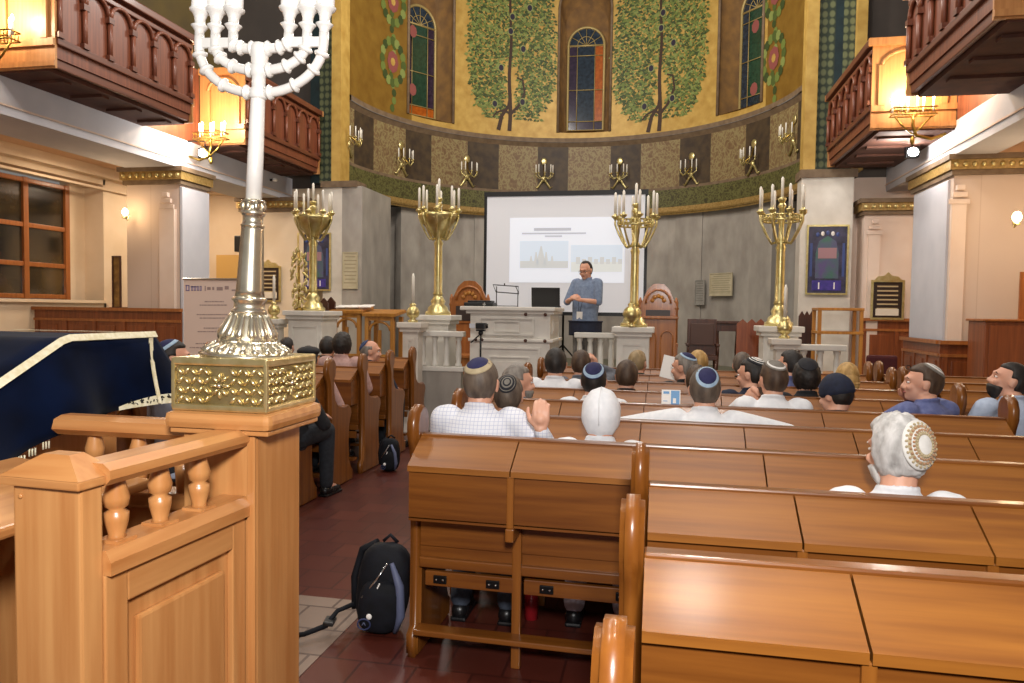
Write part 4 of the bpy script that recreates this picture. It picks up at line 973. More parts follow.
for k in range(3):
    for s_ in (-1,1):
        q=MB(); q.M=lean; r=RA[k]; z0=zc[k]+.005; pts=[]
        for i in range(15):
            a=pi/2*i/14; pts.append((s_*(.018+(r-.018)*sin(a)),0,z0+(ZT-.06-z0)*(1-cos(a))))
        pts.append((s_*r,0,ZT-.03)); q.tube(pts,.0145,SLW,10)
        for i in ((1,5,9,12) if k<2 else (1,6,11)):
            p=V(pts[i]); d=(V(pts[i+1])-V(pts[i-1])).normalized(); q.tube([p-d*.008,p-d*.002,p+d*.002,p+d*.008],[.016,.023,.023,.016],SLW,10)
        brn=q.build('branch',t)
        q=MB(); q.M=lean; q.lathe([(.014,-.04),(.014,-.022),(.021,-.012),(.026,-.006),(.015,.0),(.016,.015),(.022,.03),(.03,.036),(.032,.042),(.026,.046)],(s_*r,0,ZT),SLW,16); q.build('candle_cup',brn)
        q=MB(); q.M=lean; q.lathe([(.0265,0),(.0265,.1),(.008,.105)],(s_*r,0,ZT+.044),WCN,16); q.build('candle',brn)
for s_ in (-1,1): q=MB(); q.M=lean; q.box(s_*.088,-.007,ZT-.072,s_*.205,.007,ZT-.042,SLW,.004); q.build('brace',t)

# velvet covered reading table ----------------------------------------
t=thing('velvet_table','reading table draped in deep blue velvet with cream borders, at the left edge','table',(-2.02,2.4,0))
q=MB(); q.box(-.9,-.4,0,-.16,.25,1.25,BWZ,.01); q.build('desk_body',t)
cb=MB()
def top_z(y): return 1.422 if y>=2.24 else 1.422-(2.24-y)*.5
# side cloth (X=-2.0): columns from Y=1.35 to 2.72 then around the corner
ys=[1.3+.04*i for i in range(36)]
rowsS=[]
colsn=[]
for i,y in enumerate(ys+[2.72]):
    zt_=top_z(y); yb=1.25+(y-1.3)*1.13; bot = 1.10-.35*max(0,(2.15-yb)) if yb<2.15 else 1.10+.05*min(1,(yb-2.15)/.5)
    col=[]
    for j in range(9):
        f=j/8; z=zt_+(bot-zt_)*f; fold=.045*f*sin(y*15)+.03*f*sin(y*7+1)
        col.append((-2.06+.05*f+fold, y+(yb-y)*f, z))
    colsn.append(col)
# corner & far face
for k in range(1,9):
    x=-2.06-.1*k; col=[]
    for j in range(9):
        f=j/8; col.append((x+.05*f,2.72+.16*f+.03*f*sin(x*17),1.422-.3*f))
    colsn.append(col)
cb.sheet(colsn,VEL)
tc=[]
for y in ys+[2.72]:
    tc.append([(-2.06-.1*k,y,top_z(y)+.0) for k in range(0,9)])
cb.sheet(tc,VEL)
bmesh.ops.remove_doubles(cb.bm,verts=cb.bm.verts[:],dist=1e-4)
o=cb.build('velvet_cloth',t); o.location=(2.02,-2.4,0); sm=o.modifiers.new('s','SOLIDIFY'); sm.thickness=.006; sm.offset=1
cb=MB()
edge=[V((-2.052,y,top_z(y)+.004)) for y in ys+[2.715]]
def ribbon(q,pts,w,nrm,m,th=.004):
    A=[];B=[]
    for i,p in enumerate(pts):
        d=(pts[min(i+1,len(pts)-1)]-pts[max(i-1,0)]).normalized(); s_=d.cross(nrm).normalized()*w
        A.append(p-s_); B.append(p+s_)
    q.sheet([A,B],m)
    q.sheet([[a+nrm*th for a in A],[b+nrm*th for b in B]],m)
nr=V((1,0,.55)).normalized()
ribbon(cb,[p+nr*.006 for p in edge],.013,nr,CRM)
ribbon(cb,[V((-2.053-.1*k,2.72,1.432)) for k in range(8)],.013,V((0,0,1)),CRM)
# vertical corner ribbon
colr=colsn[32]
vert=[V(p)+V((.012,0,0)) for p in colsn[35]]
vert=[]
for j in range(9):
    yy=2.69-.1*j/8; vert.append(V((-2.052+.115*(j/8)**1.3,yy,1.43-.27*j/8)))
ribbon(cb,vert,.011,V((1,0,0)),CRM)
o=cb.build('cream_border',t); o.location=(2.02,-2.4,0)
# scalloped embroidered hem patch and fringe
cb=MB(); pa=[];pb=[]
for i in range(9):
    f=i/8; c=colsn[28+i][8]; zz=c[2]; pa.append(V((c[0]+.016,c[1],zz))); pb.append(V((c[0]+.016,c[1],zz+.015+.025*sin(pi*f))))
cb.sheet([pa,pb],CRM); o=cb.build('hem_patch',t); o.location=(2.02,-2.4,0)
cb=MB()
rn=random.Random(5)
for i in range(14):
    f=.1+.8*i/14; k=28+8*f; c=V(colsn[int(k)][8]).lerp(V(colsn[min(int(k)+1,36)][8]),k-int(k)); x,y,z=c.x+.021,c.y,c.z+.014
    for s_ in range(3):
        y0=y+rn.uniform(-.012,.012); z0=z+rn.uniform(0,.012); cb.tube([(x,y0,z0),(x,y0+rn.uniform(-.014,.014),z0+rn.uniform(-.014,.014))],.0028,BLK,5)
o=cb.build('embroidery',t); o.location=(2.02,-2.4,0)
cb=MB()
for k in range(0,20):
    c=V(colsn[k][8]); 
    for d in (0,.012,.024): cb.tube([(c.x+.004,c.y+d,c.z),(c.x+.004,c.y+d,c.z-.025)],.003,CRM,5)
    if k%4==1: cb.tube([(c.x+.004,c.y,c.z),(c.x+.006,c.y,c.z-.05)],[.004,.008],CRM,6)
o=cb.build('fringe',t); o.location=(2.02,-2.4,0); o['kind']='stuff'

# ================================================================== SCONCES
def apse_sconce(px,py,label):
    th,z=ap(px,py,AR-.3); t=thing('wall_sconce',label,'sconce',(AXC+(AR)*cos(th),AYC+(AR)*sin(th),z-.05),th-pi/2); t.scale=(.8,.8,.85)
    q=MB(); q.ell((0,-.03,.42),(.1,.03,.11),BRS,12,6); q.tube([(0,-.02,.4),(0,-.1,.1),(0,-.3,-.05)],.02,BRD,8); 
    for s_ in (-1,1): q.tube([(0,-.03,-.05),(s_*.06,-.04,-.15),(s_*.2,-.04,-.35),(s_*.26,-.04,-.3)],[.03,.035,.03,.015],BRS,8)
    q.ell((0,-.05,-.08),(.07,.05,.09),BRS,12,8); q.build('backplate',t)
    for i in range(5):
        a=pi+pi*i/4; cx,cy=.26*cos(a),-.3+.2*sin(a)*.8+.1
        q=MB(); q.tube([(0,-.3,-.05),(cx*.5,-.3+(cy+.3)*.5,-.12),(cx,cy,-.02),(cx,cy,.04)],.014,BRS,6); q.lathe([(.012,0),(.04,.02),(.02,.035)],(cx,cy,.03),BRS,10); arm=q.build('arm',t)
        q=MB(); q.lathe([(.016,0),(.015,.22),(.006,.24)],(cx,cy,.06),CND,8); q.build('candle',arm)
    return t
for px,py,l in ((361,138,'first unlit brass apse sconce from the left, next to the arch edge'),(410,158,'second apse sconce from the left, under the stained window'),(472,170,'third apse sconce from the left, below the left painted tree'),(545,172,'fourth apse sconce from the left, above the left part of the screen'),(617,172,'fifth apse sconce, above the right part of the screen'),(685,168,'sixth apse sconce, below the right painted tree'),(743,157,'seventh apse sconce, below the right stained window'),(780,135,'last apse sconce, next to the right arch edge')):
    apse_sconce(px,py,l)
SCALE_SC=.85
def lit_sconce(x,y,z,label,sg,pw=60):      # projecting rectangular lamp gallery under balcony front
    t=thing('lit_sconce',label,'wall lamp',(x,y,z))
    q=MB(); 
    for zz in (0,.09): q.tube([(-.27,0,zz),(.27,0,zz),(.27,-.14,zz),(-.27,-.14,zz)],.01,BRD,6,closed=True)
    for i in range(12): 
        for yy in (0,-.14): q.tube([(-.25+.045*i,yy,0),(-.25+.045*i,yy,.09)],.006,BRD,5)
    q.build('gallery',t)
    q=MB(); q.tube([(0,-.07,0),(0,-.07,-.12),(-sg*.05,-.05,-.26),(-sg*.25,0,-.3),(-sg*.42,0,-.24)],.022,BRD,8); q.tube([(0,-.07,-.25),(.1,-.07,-.16),(.22,-.07,-.02)],.012,BRD,6); q.tube([(0,-.07,-.25),(-.1,-.07,-.16),(-.22,-.07,-.02)],.012,BRD,6); q.ell((0,-.07,-.33),(.03,.03,.06),BRD,8,6); q.build('bracket',t)
    for i in range(6):
        cx=-.24+.096*i; q=MB(); q.lathe([(.016,0),(.014,.14)],(cx,-.07 if i%2 else 0,.06),CND,8); ctb=q.build('candle_tube',t)
        q=MB(); q.ell((cx,-.07 if i%2 else 0,.235),(.016,.016,.04),FLM,8,8); q.build('flame_bulb',ctb)
    l=bpy.data.lights.new('sconce_light','POINT'); l.energy=pw; l.color=(1,.8,.56); l.shadow_soft_size=.12; lo=bpy.data.objects.new('sconce_light',l); C.objects.link(lo); lo.location=(x,y-.25,z+.4)
    return t
lit_sconce(-7.15,7.05-.1,4.38,'lit candle-style wall lamp at the top left corner, on the nearer balcony',1,55)
lit_sconce(-6.95,10.6,4.15,'lit candle-style lamp left of the menorah branches, below the far balcony end',1,55)
lit_sconce(3.2,10.75,4.18,'lit candle-style lamp on the right, below the glowing balcony end',-1,55)
def flood(p,label,dirv,e):
    t=thing('floodlight',label,'floodlight',p)
    q=MB(); q.M=Matrix.Translation((0,0,0)); q.box(-.09,0,-.08,.09,.1,.08,BLM,.01); q.tube([(0,.05,.08),(0,.05,.2),((-1 if p[0]<0 else 1)*.32,.05,.2)],.012,BLM,6); q.build('housing',t)
    q=MB(); q.ell((0,-.01,0),(.07,.03,.065),FLD,12,8); q.build('lamp',t)
    l=bpy.data.lights.new('flood_light','POINT'); l.energy=e; l.color=(1,.95,.88); l.shadow_soft_size=.1; lo=bpy.data.objects.new('flood_light',l); C.objects.link(lo); lo.location=V(p)+V(dirv)
p=onX(203,153,-7.1); flood(p,'bright white floodlight under the left beam, beside the menorah branches',(.3,-.35,-.05),32)
p=onX(913,152,3.55); flood(p,'bright white floodlight under the right beam, below the lit lamp',(-.3,-.35,-.05),32)
def wall_bulb(p,label,e=25,s_=1):
    t=thing('wall_lamp',label,'wall lamp',p)
    q=MB(); q.lathe([(.03,-.1),(.05,-.09),(.02,-.07),(.02,-.04)],(0,0,0),BRS,10); q.tube([(0,0,-.08),(0,.06,-.12),(0,.1,-.05)],.01,BRS,6); q.build('holder',t)
    q=MB(); q.ell((0,0,0),(.045*s_,.045*s_,.06*s_),FLM,12,8); q.build('bulb',t)
    l=bpy.data.lights.new('bulb_light','POINT'); l.energy=e; l.color=(1,.74,.45); l.shadow_soft_size=.1; lo=bpy.data.objects.new('bulb_light',l); C.objects.link(lo); lo.location=V(p)+V((0,-.2,.0))
wall_bulb(onY(125,212,10.2),'single glowing bulb on the left pier beside the window',7)
wall_bulb(onY(1017,217,10.3),'glowing wall lamp on the far right behind the pier',14,1.15)
# small cctv camera
p=onX(275,180,-7.3); t=thing('security_camera','tiny white security camera on the left beam near the menorah stem','camera',p); q=MB(); q.ell((0,0,0),(.05,.05,.04),PAP,10,6); q.box(-.1,-.02,-.02,0,.02,.02,BLK,.005); q.build('housing',t)
# ================================================================== PEOPLE
HAIR={k:mat('hair_'+k,a,.6,var=b,scale=30,stretch=(1,1,.3),bump=.5) for k,a,b in (('grey','#6a625a','#8a8279'),('dark','#17120f','#2a211b'),('brown','#3a281c','#54402e'),('white','#9a9794','#cfccc9'),('blond','#a07c44','#c39d60'),('greybrown','#4d4138','#6b5d50'),('sandy','#85704e','#a08a66'))}
def cloth(n,c,v=None): return mat(n,c,.85,var=v or c,scale=30,bump=.15)
WHT=cloth('white_shirt_cloth','#dcdde0','#e6e6e8'); BLC=cloth('black_cloth','#131316','#1c1c20'); NVC=cloth('navy_cloth','#141a2c','#1b2238'); LBC=cloth('light_blue_cloth','#a9b6cc','#b8c4d8')
BPC=cloth('blue_violet_cloth','#5a6290','#6a729e'); GRC=cloth('grey_cloth','#5c6068','#6b6f78'); GNC=cloth('dark_green_cloth','#22302c','#2a3a34'); PKC=cloth('pinkish_cloth','#b08c84','#bf9c94'); DTR=cloth('dark_trouser_cloth','#1d2026','#282c33'); SPB=cloth('speaker_shirt_cloth','#6c7c96','#8090aa'); GTR=cloth('grey_trouser_cloth','#6e6c6a','#7e7b78')
LVC=cloth('pale_skirt_cloth','#b9a9b4','#c6b8c0')
def check_mat():
    m,nt,b=node_mat('white_check_shirt'); tc=nt.nodes.new('ShaderNodeTexCoord'); mp=nt.nodes.new('ShaderNodeMapping'); mp.inputs['Scale'].default_value=(55,55,60); nt.links.new(tc.outputs['Object'],mp.inputs[0])
    br=nt.nodes.new('ShaderNodeTexBrick'); br.offset=0; br.inputs['Scale'].default_value=1; br.inputs['Brick Width'].default_value=1; br.inputs['Row Height'].default_value=1; br.inputs['Mortar Size'].default_value=.06; br.inputs['Color1'].default_value=lin('#dfe0e6'); br.inputs['Color2'].default_value=lin('#dfe0e6'); br.inputs['Mortar'].default_value=lin('#b4b9d0')
    sx=nt.nodes.new('ShaderNodeSeparateXYZ'); cx=nt.nodes.new('ShaderNodeCombineXYZ'); nt.links.new(mp.outputs[0],sx.inputs[0]); nt.links.new(sx.outputs[0],cx.inputs[0]); nt.links.new(sx.outputs[2],cx.inputs[1]); nt.links.new(cx.outputs[0],br.inputs['Vector']); nt.links.new(br.outputs[0],b.inputs['Base Color']); b.inputs['Roughness'].default_value=.85; return m
CHK=check_mat()
KN=cloth('kippah_navy','#1c1c44','#26264f'); KB=cloth('kippah_black','#15151a','#1e1e24'); KT=cloth('kippah_beige','#a89878','#b8a888'); KL=cloth('kippah_light_blue','#8fa8bf','#a4bacd'); KW=cloth('kippah_white','#cfccc6','#dedbd6'); KG=cloth('kippah_grey','#6d675f','#7c766e'); KR=cloth('kippah_rust','#a07a5a','#b08a6a')
SHO=mat('black_shoe','#141416',.35)
def ss(a,b,x): t=max(0,min(1,(x-a)/(b-a))); return t*t*(3-2*t)
def remesh(o,vox,sm=2,it=True):
    r=o.modifiers.new('remesh','REMESH'); r.mode='VOXEL'; r.voxel_size=vox; r.use_smooth_shade=True
    if sm: s_=o.modifiers.new('smooth','SMOOTH'); s_.iterations=sm; s_.factor=.5
def hand(q,w,d,nrm,side,curl=.3,L=1.0,m=None):
    """w wrist, d finger direction, nrm = direction fingers curl towards, side=+1 thumb on cross side"""
    w=V(w); d=V(d).normalized(); nrm=V(nrm); nrm=(nrm-d*nrm.dot(d)).normalized(); lat=d.cross(nrm)*side
    for k,(off,ln) in enumerate(((.030,.072),(.010,.080),(-.011,.074),(-.030,.058))):
        kn=w+d*(.085-.004*abs(k-1))*L+lat*off*L
        q.caps([w+lat*off*.5,w+d*.045+lat*off*.9,kn],[.015,.0145,.0115],m,8)
        p=kn; dd=d.copy(); pts=[kn]
        for s_,fr in enumerate((.45,.32,.23)):
            dd=(Matrix.Rotation(curl*(1.0+.35*s_),3,d.cross(nrm)) @ dd).normalized(); p=p+dd*ln*fr*L; pts.append(p.copy())
        q.caps(pts,[.0105,.0095,.0088,.0075],m,8)
    b=w+d*.02+lat*.025; p1=b+(d*.55+lat*.8+nrm*.3).normalized()*.034; p2=p1+(d*.85+lat*.35+nrm*.4).normalized()*.03; p3=p2+(d*.95+lat*.05+nrm*.4).normalized()*.024
    q.caps([b,p1,p2,p3],[.016,.0125,.0105,.009],m,8)
    q.ell(w+d*.045,(.03,.03,.03),m,10,7)
def limb2(a,b,l1,l2,pole):
    a=V(a);b=V(b); D=(b-a); d=min(D.length,(l1+l2)*.999); D.normalize(); x=(l1*l1-l2*l2+d*d)/(2*d); h=math.sqrt(max(l1*l1-x*x,0)); pl=V(pole); pl=(pl-D*pl.dot(D)).normalized(); return a+D*x+pl*h
def person(label,loc,topz,face=0,head=(0,0,0),hair='dark',hstyle='short',cap=None,shirt=WHT,pants=DTR,arms='lap',vox=.009,skin='fair',beard=None,glasses=False,stand=False,zfloor=0,sleeve='long',hat=None,scale=1.0,group=None,seat=.455,lean=0,drop=0,girth=1,foot=.36):
    t=thing('person',label,'person',(loc[0],loc[1],zfloor),face,group)
    sk=SKIN[skin]
    base=zfloor
    ph=.51*(topz-zfloor) if stand else seat+.085
    sh=ph+(.50 if stand else .45)
    Htop=topz-zfloor
    # adjust torso so the head top meets topz
    hy=head[0]; hp=head[1]; hr=head[2]
    nk=Htop-.275-drop; sh=min(max(nk,ph+.34),ph+(.66 if stand else .52)); 
    LN=lean
    HC=V((0,.03+LN,Htop-.115))
    Mh=Matrix.Translation(HC)@Matrix.Rotation(hy,4,'Z')@Matrix.Rotation(-hp,4,'X')@Matrix.Rotation(hr,4,'Y')
    neckb=V((0,-.01+LN*.8,sh+.05))
    # ---- arms
    shd={s_:V((s_*.175,-.01+LN*.8,sh-.01)) for s_ in (-1,1)}
    el={};wr={};hd={}
    def setarm(s_,w,d,n,curl,pole,side=None):
        wr[s_]=V(w); el[s_]=limb2(shd[s_],w,.28,.25,pole); hd[s_]=(V(d),V(n),side if side is not None else s_,curl)
    for s_ in (-1,1):
        setarm(s_,(s_*.11,.30,ph+.13),(-s_*.35,1,-.1),(0,0,-1),.25,(s_*.8,-.5,-.6),-s_)
    if arms=='spread':
        for s_ in (-1,1): setarm(s_,(s_*.30,.22,sh-.18),(-s_*.2,1,-.3),(0,0,-1),.3,(s_*.5,-.5,.35),-s_)
    if arms=='raise_right':   # right hand resting on the pew top beside the shoulder
        setarm(1,(.315,-.135,sh-.02),(.02,-.05,1),(-.0,1,.0),.5,(.8,.2,-.9),1)
    if arms=='chin_left':
        setarm(-1,(-.12,.24,sh+.02),(.45,-.35,.5),(0,-1,.2),.8,(-.8,.1,-.9),1)
    if arms=='backrest':      # turned, elbow on the pew behind, hand at the chin
        setarm(1,(.1,.22,sh+.05),(-.3,-.1,1),(-.3,-.9,0),.7,(1,-.4,-.3),-1)
        setarm(-1,(-.05,.26,sh-.12),(.8,.2,.2),(0,-.5,-1),.5,(-1,.1,-.4),1)
    if arms=='read':
        for s_ in (-1,1): setarm(s_,(s_*.11,.34,sh-.16),(-s_*.2,.6,.7),(-s_*1,.2,0),.6,(s_*.7,-.2,-.8),-s_)
    if arms=='hands_up':
        setarm(1,(.12,.06,sh+.15),(-.2,-.3,.8),(-.8,0,-.4),.7,(.5,.9,-.1),-1)
    if arms=='clasp':
        setarm(1,(.075,.27,sh-.23),(-.75,.45,.4),(-.3,-.6,-.6),.75,(.9,-.5,-.8),1)
        setarm(-1,(-.075,.27,sh-.24),(.75,.45,.45),(.3,-.6,-.6),.75,(-.9,-.5,-.8),-1)
    # ---- body
    q=MB()
    def hell(c,r): 
        q.ell(Mh@V(c),r,sk,20,14,Mh.to_3x3())
    hell((0,-.012,.018),(.0765,.097,.098)); hell((0,.03,-.045),(.056,.064,.07)); hell((0,.055,-.085),(.03,.035,.026)); hell((0,.07,.028),(.05,.03,.018))
    for s_ in (-1,1):
        hell((s_*.036,.072,-.028),(.022,.02,.02)); hell((s_*.078,-.008,-.008),(.009,.02,.032)); hell((s_*.082,-.016,.004),(.008,.014,.018))
    q.caps([Mh@V((0,.088,.018)),Mh@V((0,.1,-.012)),Mh@V((0,.109,-.028))],[.008,.009,.011],sk,8); q.ell(Mh@V((-.013,.1,-.034)),(.009,.01,.008),sk,8,6); q.ell(Mh@V((.013,.1,-.034)),(.009,.01,.008),sk,8,6)
    q.caps([Mh@V((0,-.03,-.05)),neckb],[.054,.058],sk,14)
    def loft(rs,m,n=20): q.rings([[(cx+rx*cos(2*pi*j/n),cy+ry*sin(2*pi*j/n),z) for j in range(n)] for z,cx,cy,rx,ry in rs],m)
    L_=LN
    tr=[(ph-.08,0,0,.15,.10),(ph+.02,0,.01,.155,.11),(ph+.16,0,.01+L_*.2,.14,.1),(ph+.30,0,L_*.5,.15,.105),(sh-.06,0,-.01+L_*.7,.165,.10),(sh,0,-.012+L_*.8,.14,.075),(sh+.035,0,-.012+L_*.8,.075,.06)]
    tr=[(z,cx,cy+(girth-1)*.12*(1 if z<ph+.31 else 0),rx*(girth if z<ph+.31 else 1),ry*(girth**1.6 if z<ph+.31 else 1)) for z,cx,cy,rx,ry in tr]
    loft(tr,sk)
    for s_ in (-1,1):
        q.caps([shd[s_],el[s_]],[.05,.036],sk); q.caps([el[s_],(el[s_]+wr[s_])/2+V((0,0,0)),wr[s_]],[.037,.033,.024],sk)
        d,n,sd,cu=hd[s_]; hand(q,wr[s_],d,n,sd,cu,1,sk)
    lg={}
    for s_ in (-1,1):
        if stand: hip=V((s_*.09,0,ph-.04)); kn=V((s_*.10,.03,.50)); an=V((s_*.11,0,.09))
        else: hip=V((s_*.09,.02,ph-.0)); kn=V((s_*.115,.37,ph+.0)); an=V((s_*.12,foot,.09))
        lg[s_]=(hip,kn,an); q.caps([hip,kn,an],[.075,.05,.036],sk); q.caps([an,an+V((0,.12,-.045))],[.035,.028],sk)
    o=q.build('body',t); remesh(o,vox,2)
    # ---- face bits
    q=MB()
    for s_ in (-1,1):
        q.ell(Mh@V((s_*.031,.080,.004)),(.0115,.009,.0065),EYE,10,7,Mh.to_3x3()); q.ell(Mh@V((s_*.031,.0875,.004)),(.0055,.003,.0055),IRS,8,6,Mh.to_3x3())
    q.build('eyes',t)
    q=MB(); q.tube([Mh@V((x,.094-abs(x)*.35,-.06+abs(x)*.05)) for x in (-.022,-.012,0,.012,.022)],[.002,.005,.0055,.005,.002],LIP,8); q.build('mouth',t)
    hm=HAIR[hair]
    q=MB()
    for s_ in (-1,1): q.tube([Mh@V((s_*x,.098-x*.35,.026+z)) for x,z in ((.014,0),(.03,.006),(.045,0))],[.003,.0045,.002],hm,6)
    q.build('eyebrows',t)
    # ---- hair
    if hstyle!='none':
        q=MB(); sd=hash(label)%97
        def fn(d,st=hstyle):
            k=1.10 if st in('short','bald') else (1.22 if st=='curly' else 1.14)
            fr=ss(.15,.4,d.y)*(1-ss(.42,.62,d.z-.0))       # face window
            ear=ss(-.22,-.02,d.y)*(1-ss(-.05,.15,d.z)); low=1-ss(-.92,-.78,d.z) if st!='long' else 0
            cut=max(fr,ear if st not in('long','curly') else 0,low)
            if st=='receding': cut=max(cut,ss(.0,.3,d.y)*(1-ss(.75,.95,d.z)))
            if st=='bald': cut=max(cut,ss(.35,.55,d.z)*ss(-.9,-.5,d.y+.25))
            nz=noise.noise(V((d.x*7+sd,d.y*7,d.z*7)))*(.018 if st!='curly' else .08)+noise.noise(V((d.x*20,d.y*20+sd,d.z*20)))*(.012 if st!='curly' else .03)
            return (k+nz)*(1-cut)+.82*cut
        q.ell(Mh@V((0,-.014,.016)),(.0775,.098,.1),hm,56,38,Mh.to_3x3(),fn)
        if hstyle=='long':
            q.caps([Mh@V((0,-.06,-.02)),Mh@V((0,-.06,-.12))],[.085,.07],hm,16)
        q.build('hair',t)
    if beard:
        q=MB(); 
        def fb(d):
            cut=max(ss(-.15,.1,d.z),1-ss(-.2,.1,d.y)); return (1.12+noise.noise(V((d.x*12,d.y*12,d.z*12)))*.06)*(1-cut)+.8*cut
        q.ell(Mh@V((0,.03,-.045)),(.058,.068,.078),HAIR[beard],36,24,Mh.to_3x3(),fb); q.build('beard',t)
    if cap:
        rings_,ang,tilt,yt=cap     # rings (fraction, material), half angle, tilt back
        q=MB(); Mc=Mh@Matrix.Translation((0,-.014,.016))@Matrix.Rotation(yt,4,'Y')@Matrix.Rotation(tilt,4,'X'); n=36; k=14; rr=[]
        cr_=[.090,.110,.112] if hstyle!='curly' else [.101,.127,.129]
        def pt(f,a,g=1.0): th=ang*f; return Mc@V((cr_[0]*g*sin(th)*cos(a),cr_[1]*g*sin(th)*sin(a),cr_[2]*g*cos(th)))
        vs=[[q.vv(pt((i+.02)/k,2*pi*j/n,1.0+(.012 if i==k else 0))) for j in range(n)] for i in range(k+1)]
        for i in range(k):
            f=(i+.5)/k; mm=next((m for lim,m in rings_ if f<=lim),rings_[-1][1])
            for j in range(n): q.face([vs[i][j],vs[i+1][j],vs[i+1][(j+1)%n],vs[i][(j+1)%n]],mm,True)
        q.face(vs[0],rings_[0][1])
        inn=[q.vv(pt(1,2*pi*j/n,.93)) for j in range(n)]
        for j in range(n): q.face([vs[k][j],inn[j],inn[(j+1)%n],vs[k][(j+1)%n]],rings_[-1][1],True)
        if hat=='lattice':
            for i in range(24):
                a=2*pi*i/24
                for f in (.42,.55,.7,.84): q.ell(pt(f,a+(.13 if f in(.55,.84) else 0),1.01),(.005,.005,.005),KR if f in(.55,.7) else KT,6,4)
        q.build('kippah',t)
    if hat=='snood':
        q=MB(); 
        def fs(d): return 1.0+.015*cos(10*math.atan2(d.x,d.z))
        q.ell(Mh@V((0,-.03,-.0)),(.094,.118,.125),WHT,40,26,Mh.to_3x3(),fs); q.tube([Mh@V((0,-.148*cos(a)-.02,.125*sin(a)+.0)) for a in [-.9+.2*i for i in range(11)]],.0025,WHT,6); q.build('head_scarf',t)
    if hat=='beanie':
        q=MB()
        def fs(d):
            cut=1-ss(-.35,-.15,d.z+.25*max(0,-d.y)*0+.0); return (1.0+.01*sin(30*math.atan2(d.x,d.y)))*(1-cut)+.8*cut
        q.ell(Mh@V((0,-.018,.02)),(.092,.112,.115),NVC,40,26,Mh.to_3x3(),fs); q.build('knit_cap',t)
    if hat=='flatcap':
        q=MB(); q.ell(Mh@V((0,.0,.075)),(.1,.125,.045),BLC,24,12,Mh.to_3x3()); q.ell(Mh@V((0,.11,.055)),(.065,.05,.012),BLC,16,8,Mh.to_3x3()); q.build('flat_cap',t)
    if glasses:
        q=MB()
        for s_ in (-1,1):
            q.tube([Mh@V((s_*.031+.019*cos(2*pi*i/14),.104,.002+.014*sin(2*pi*i/14))) for i in range(14)],.0018,BLK,5,closed=True); q.tube([Mh@V((s_*.05,.104,.006)),Mh@V((s_*.079,.03,.01)),Mh@V((s_*.08,-.01,.008))],.0018,BLK,5)
        q.tube([Mh@V((-.012,.104,.004)),Mh@V((.012,.104,.004))],.0018,BLK,5); q.build('glasses',t)
    if glasses=='onhead': pass
    # ---- shirt
    q=MB(); g=.016
    def loft2(rs,m,n=28):
        q.rings([[(cx+rx*cos(2*pi*j/n),cy+ry*sin(2*pi*j/n),z) for j in range(n)] for z,cx,cy,rx,ry in rs],m)
    tr2=[(z,cx,cy,rx+g+.006,ry+g+.006) for z,cx,cy,rx,ry in tr[(0 if not stand else 1):-1]]+[(sh+.035,0,-.012+L_*.8,.085,.07),(sh+.06,0,-.01+L_*.8,.064,.06)]
    loft2(tr2,shirt)
    for s_ in (-1,1):
        e=el[s_]; w_=wr[s_]; q.caps([shd[s_]*.85+V((0,0,(sh+.0)*.15)),shd[s_],shd[s_].lerp(e,.5),e],[.07,.066,.06,.052],shirt,14)
        if sleeve=='long': q.caps([e,e.lerp(w_,.5),e.lerp(w_,.92)],[.051,.045,.036],shirt,12)
        else: pass
    q.tube([(.058*cos(a)*1.05,-.012+L_*.8+.058*sin(a)+.0,sh+.062-.012*sin(a)) for a in [2*pi*i/20 for i in range(20)]],.011,shirt,8,closed=True)
    o=q.build('shirt',t); remesh(o,max(vox,.009),3)
    # ---- trousers
    q=MB()
    for s_ in (-1,1):
        hip,kn,an=lg[s_]; q.caps([hip,hip.lerp(kn,.5),kn,kn.lerp(an,.5),an+V((0,0,.015))],[.098,.085,.07,.062,.055],pants,14)
    loft2([(ph-.1,0,0,.16,.12),(ph-.02,0,0,.172,.13),(ph+.05,0,.005,.17,.128)],pants)
    o=q.build('trousers',t); remesh(o,.012,2)
    for s_ in (-1,1):
        q=MB(); an=lg[s_][2]; q.caps([an+V((0,-.02,-.045)),an+V((0,.08,-.05)),an+V((0,.16,-.06))],[.043,.042,.03],SHO,12); q.box(an.x-.04,an.y-.06,.0,an.x+.04,an.y+.18,.022,SHO,.01); q.build('shoe',t)
    return t
def hx(px,Y): return wx(px,Y)
def RY(k): return rowY(k)
def seated(label,px,py,row,dy=.24,**k):
    Y=RY(row)+dy; f=k.pop('face',0); z=onY(px,py,Y).z; z=max(1.16,min(1.40,z)); x=wx(px,Y)
    return person(label,(x,Y),z,f,**k),x,Y
KIP=lambda *r,a=.80,t=.5,y=0: (r,a,t,y)
P1,_,_=seated('man in a white checked shirt, navy kippah with beige rim, hand on the pew',481,360,3,hair='greybrown',cap=KIP((.68,KN),(1,KT),a=.86,t=.42,y=-.12),shirt=CHK,pants=cloth('denim_cloth','#3a4250','#4a5362'),arms='raise_right',foot=.14,vox=.006,head=(0,.05,0))
P2,_,_=seated('person in a plain white head covering leaning forward beside the pew back',602,394,3,dy=.3,hair='brown',hstyle='none',hat='snood',shirt=WHT,pants=LVC,foot=.14,head=(0,.55,0),lean=.06)
seated('man in black with a pale-ringed dark kippah beside the checked shirt',509,376,4,hair='greybrown',cap=KIP((.3,KG),(.42,KB),(.55,KG),(.75,KB),(.85,KG),(1,KB),a=.62,t=.85,y=.1),shirt=BLC)
seated('bearded grey-haired man seen in profile looking right, left of the black-haired man in white',519,366,5,hair='grey',beard='grey',shirt=GRC,head=(-1.1,.0,0),arms='chin_left')
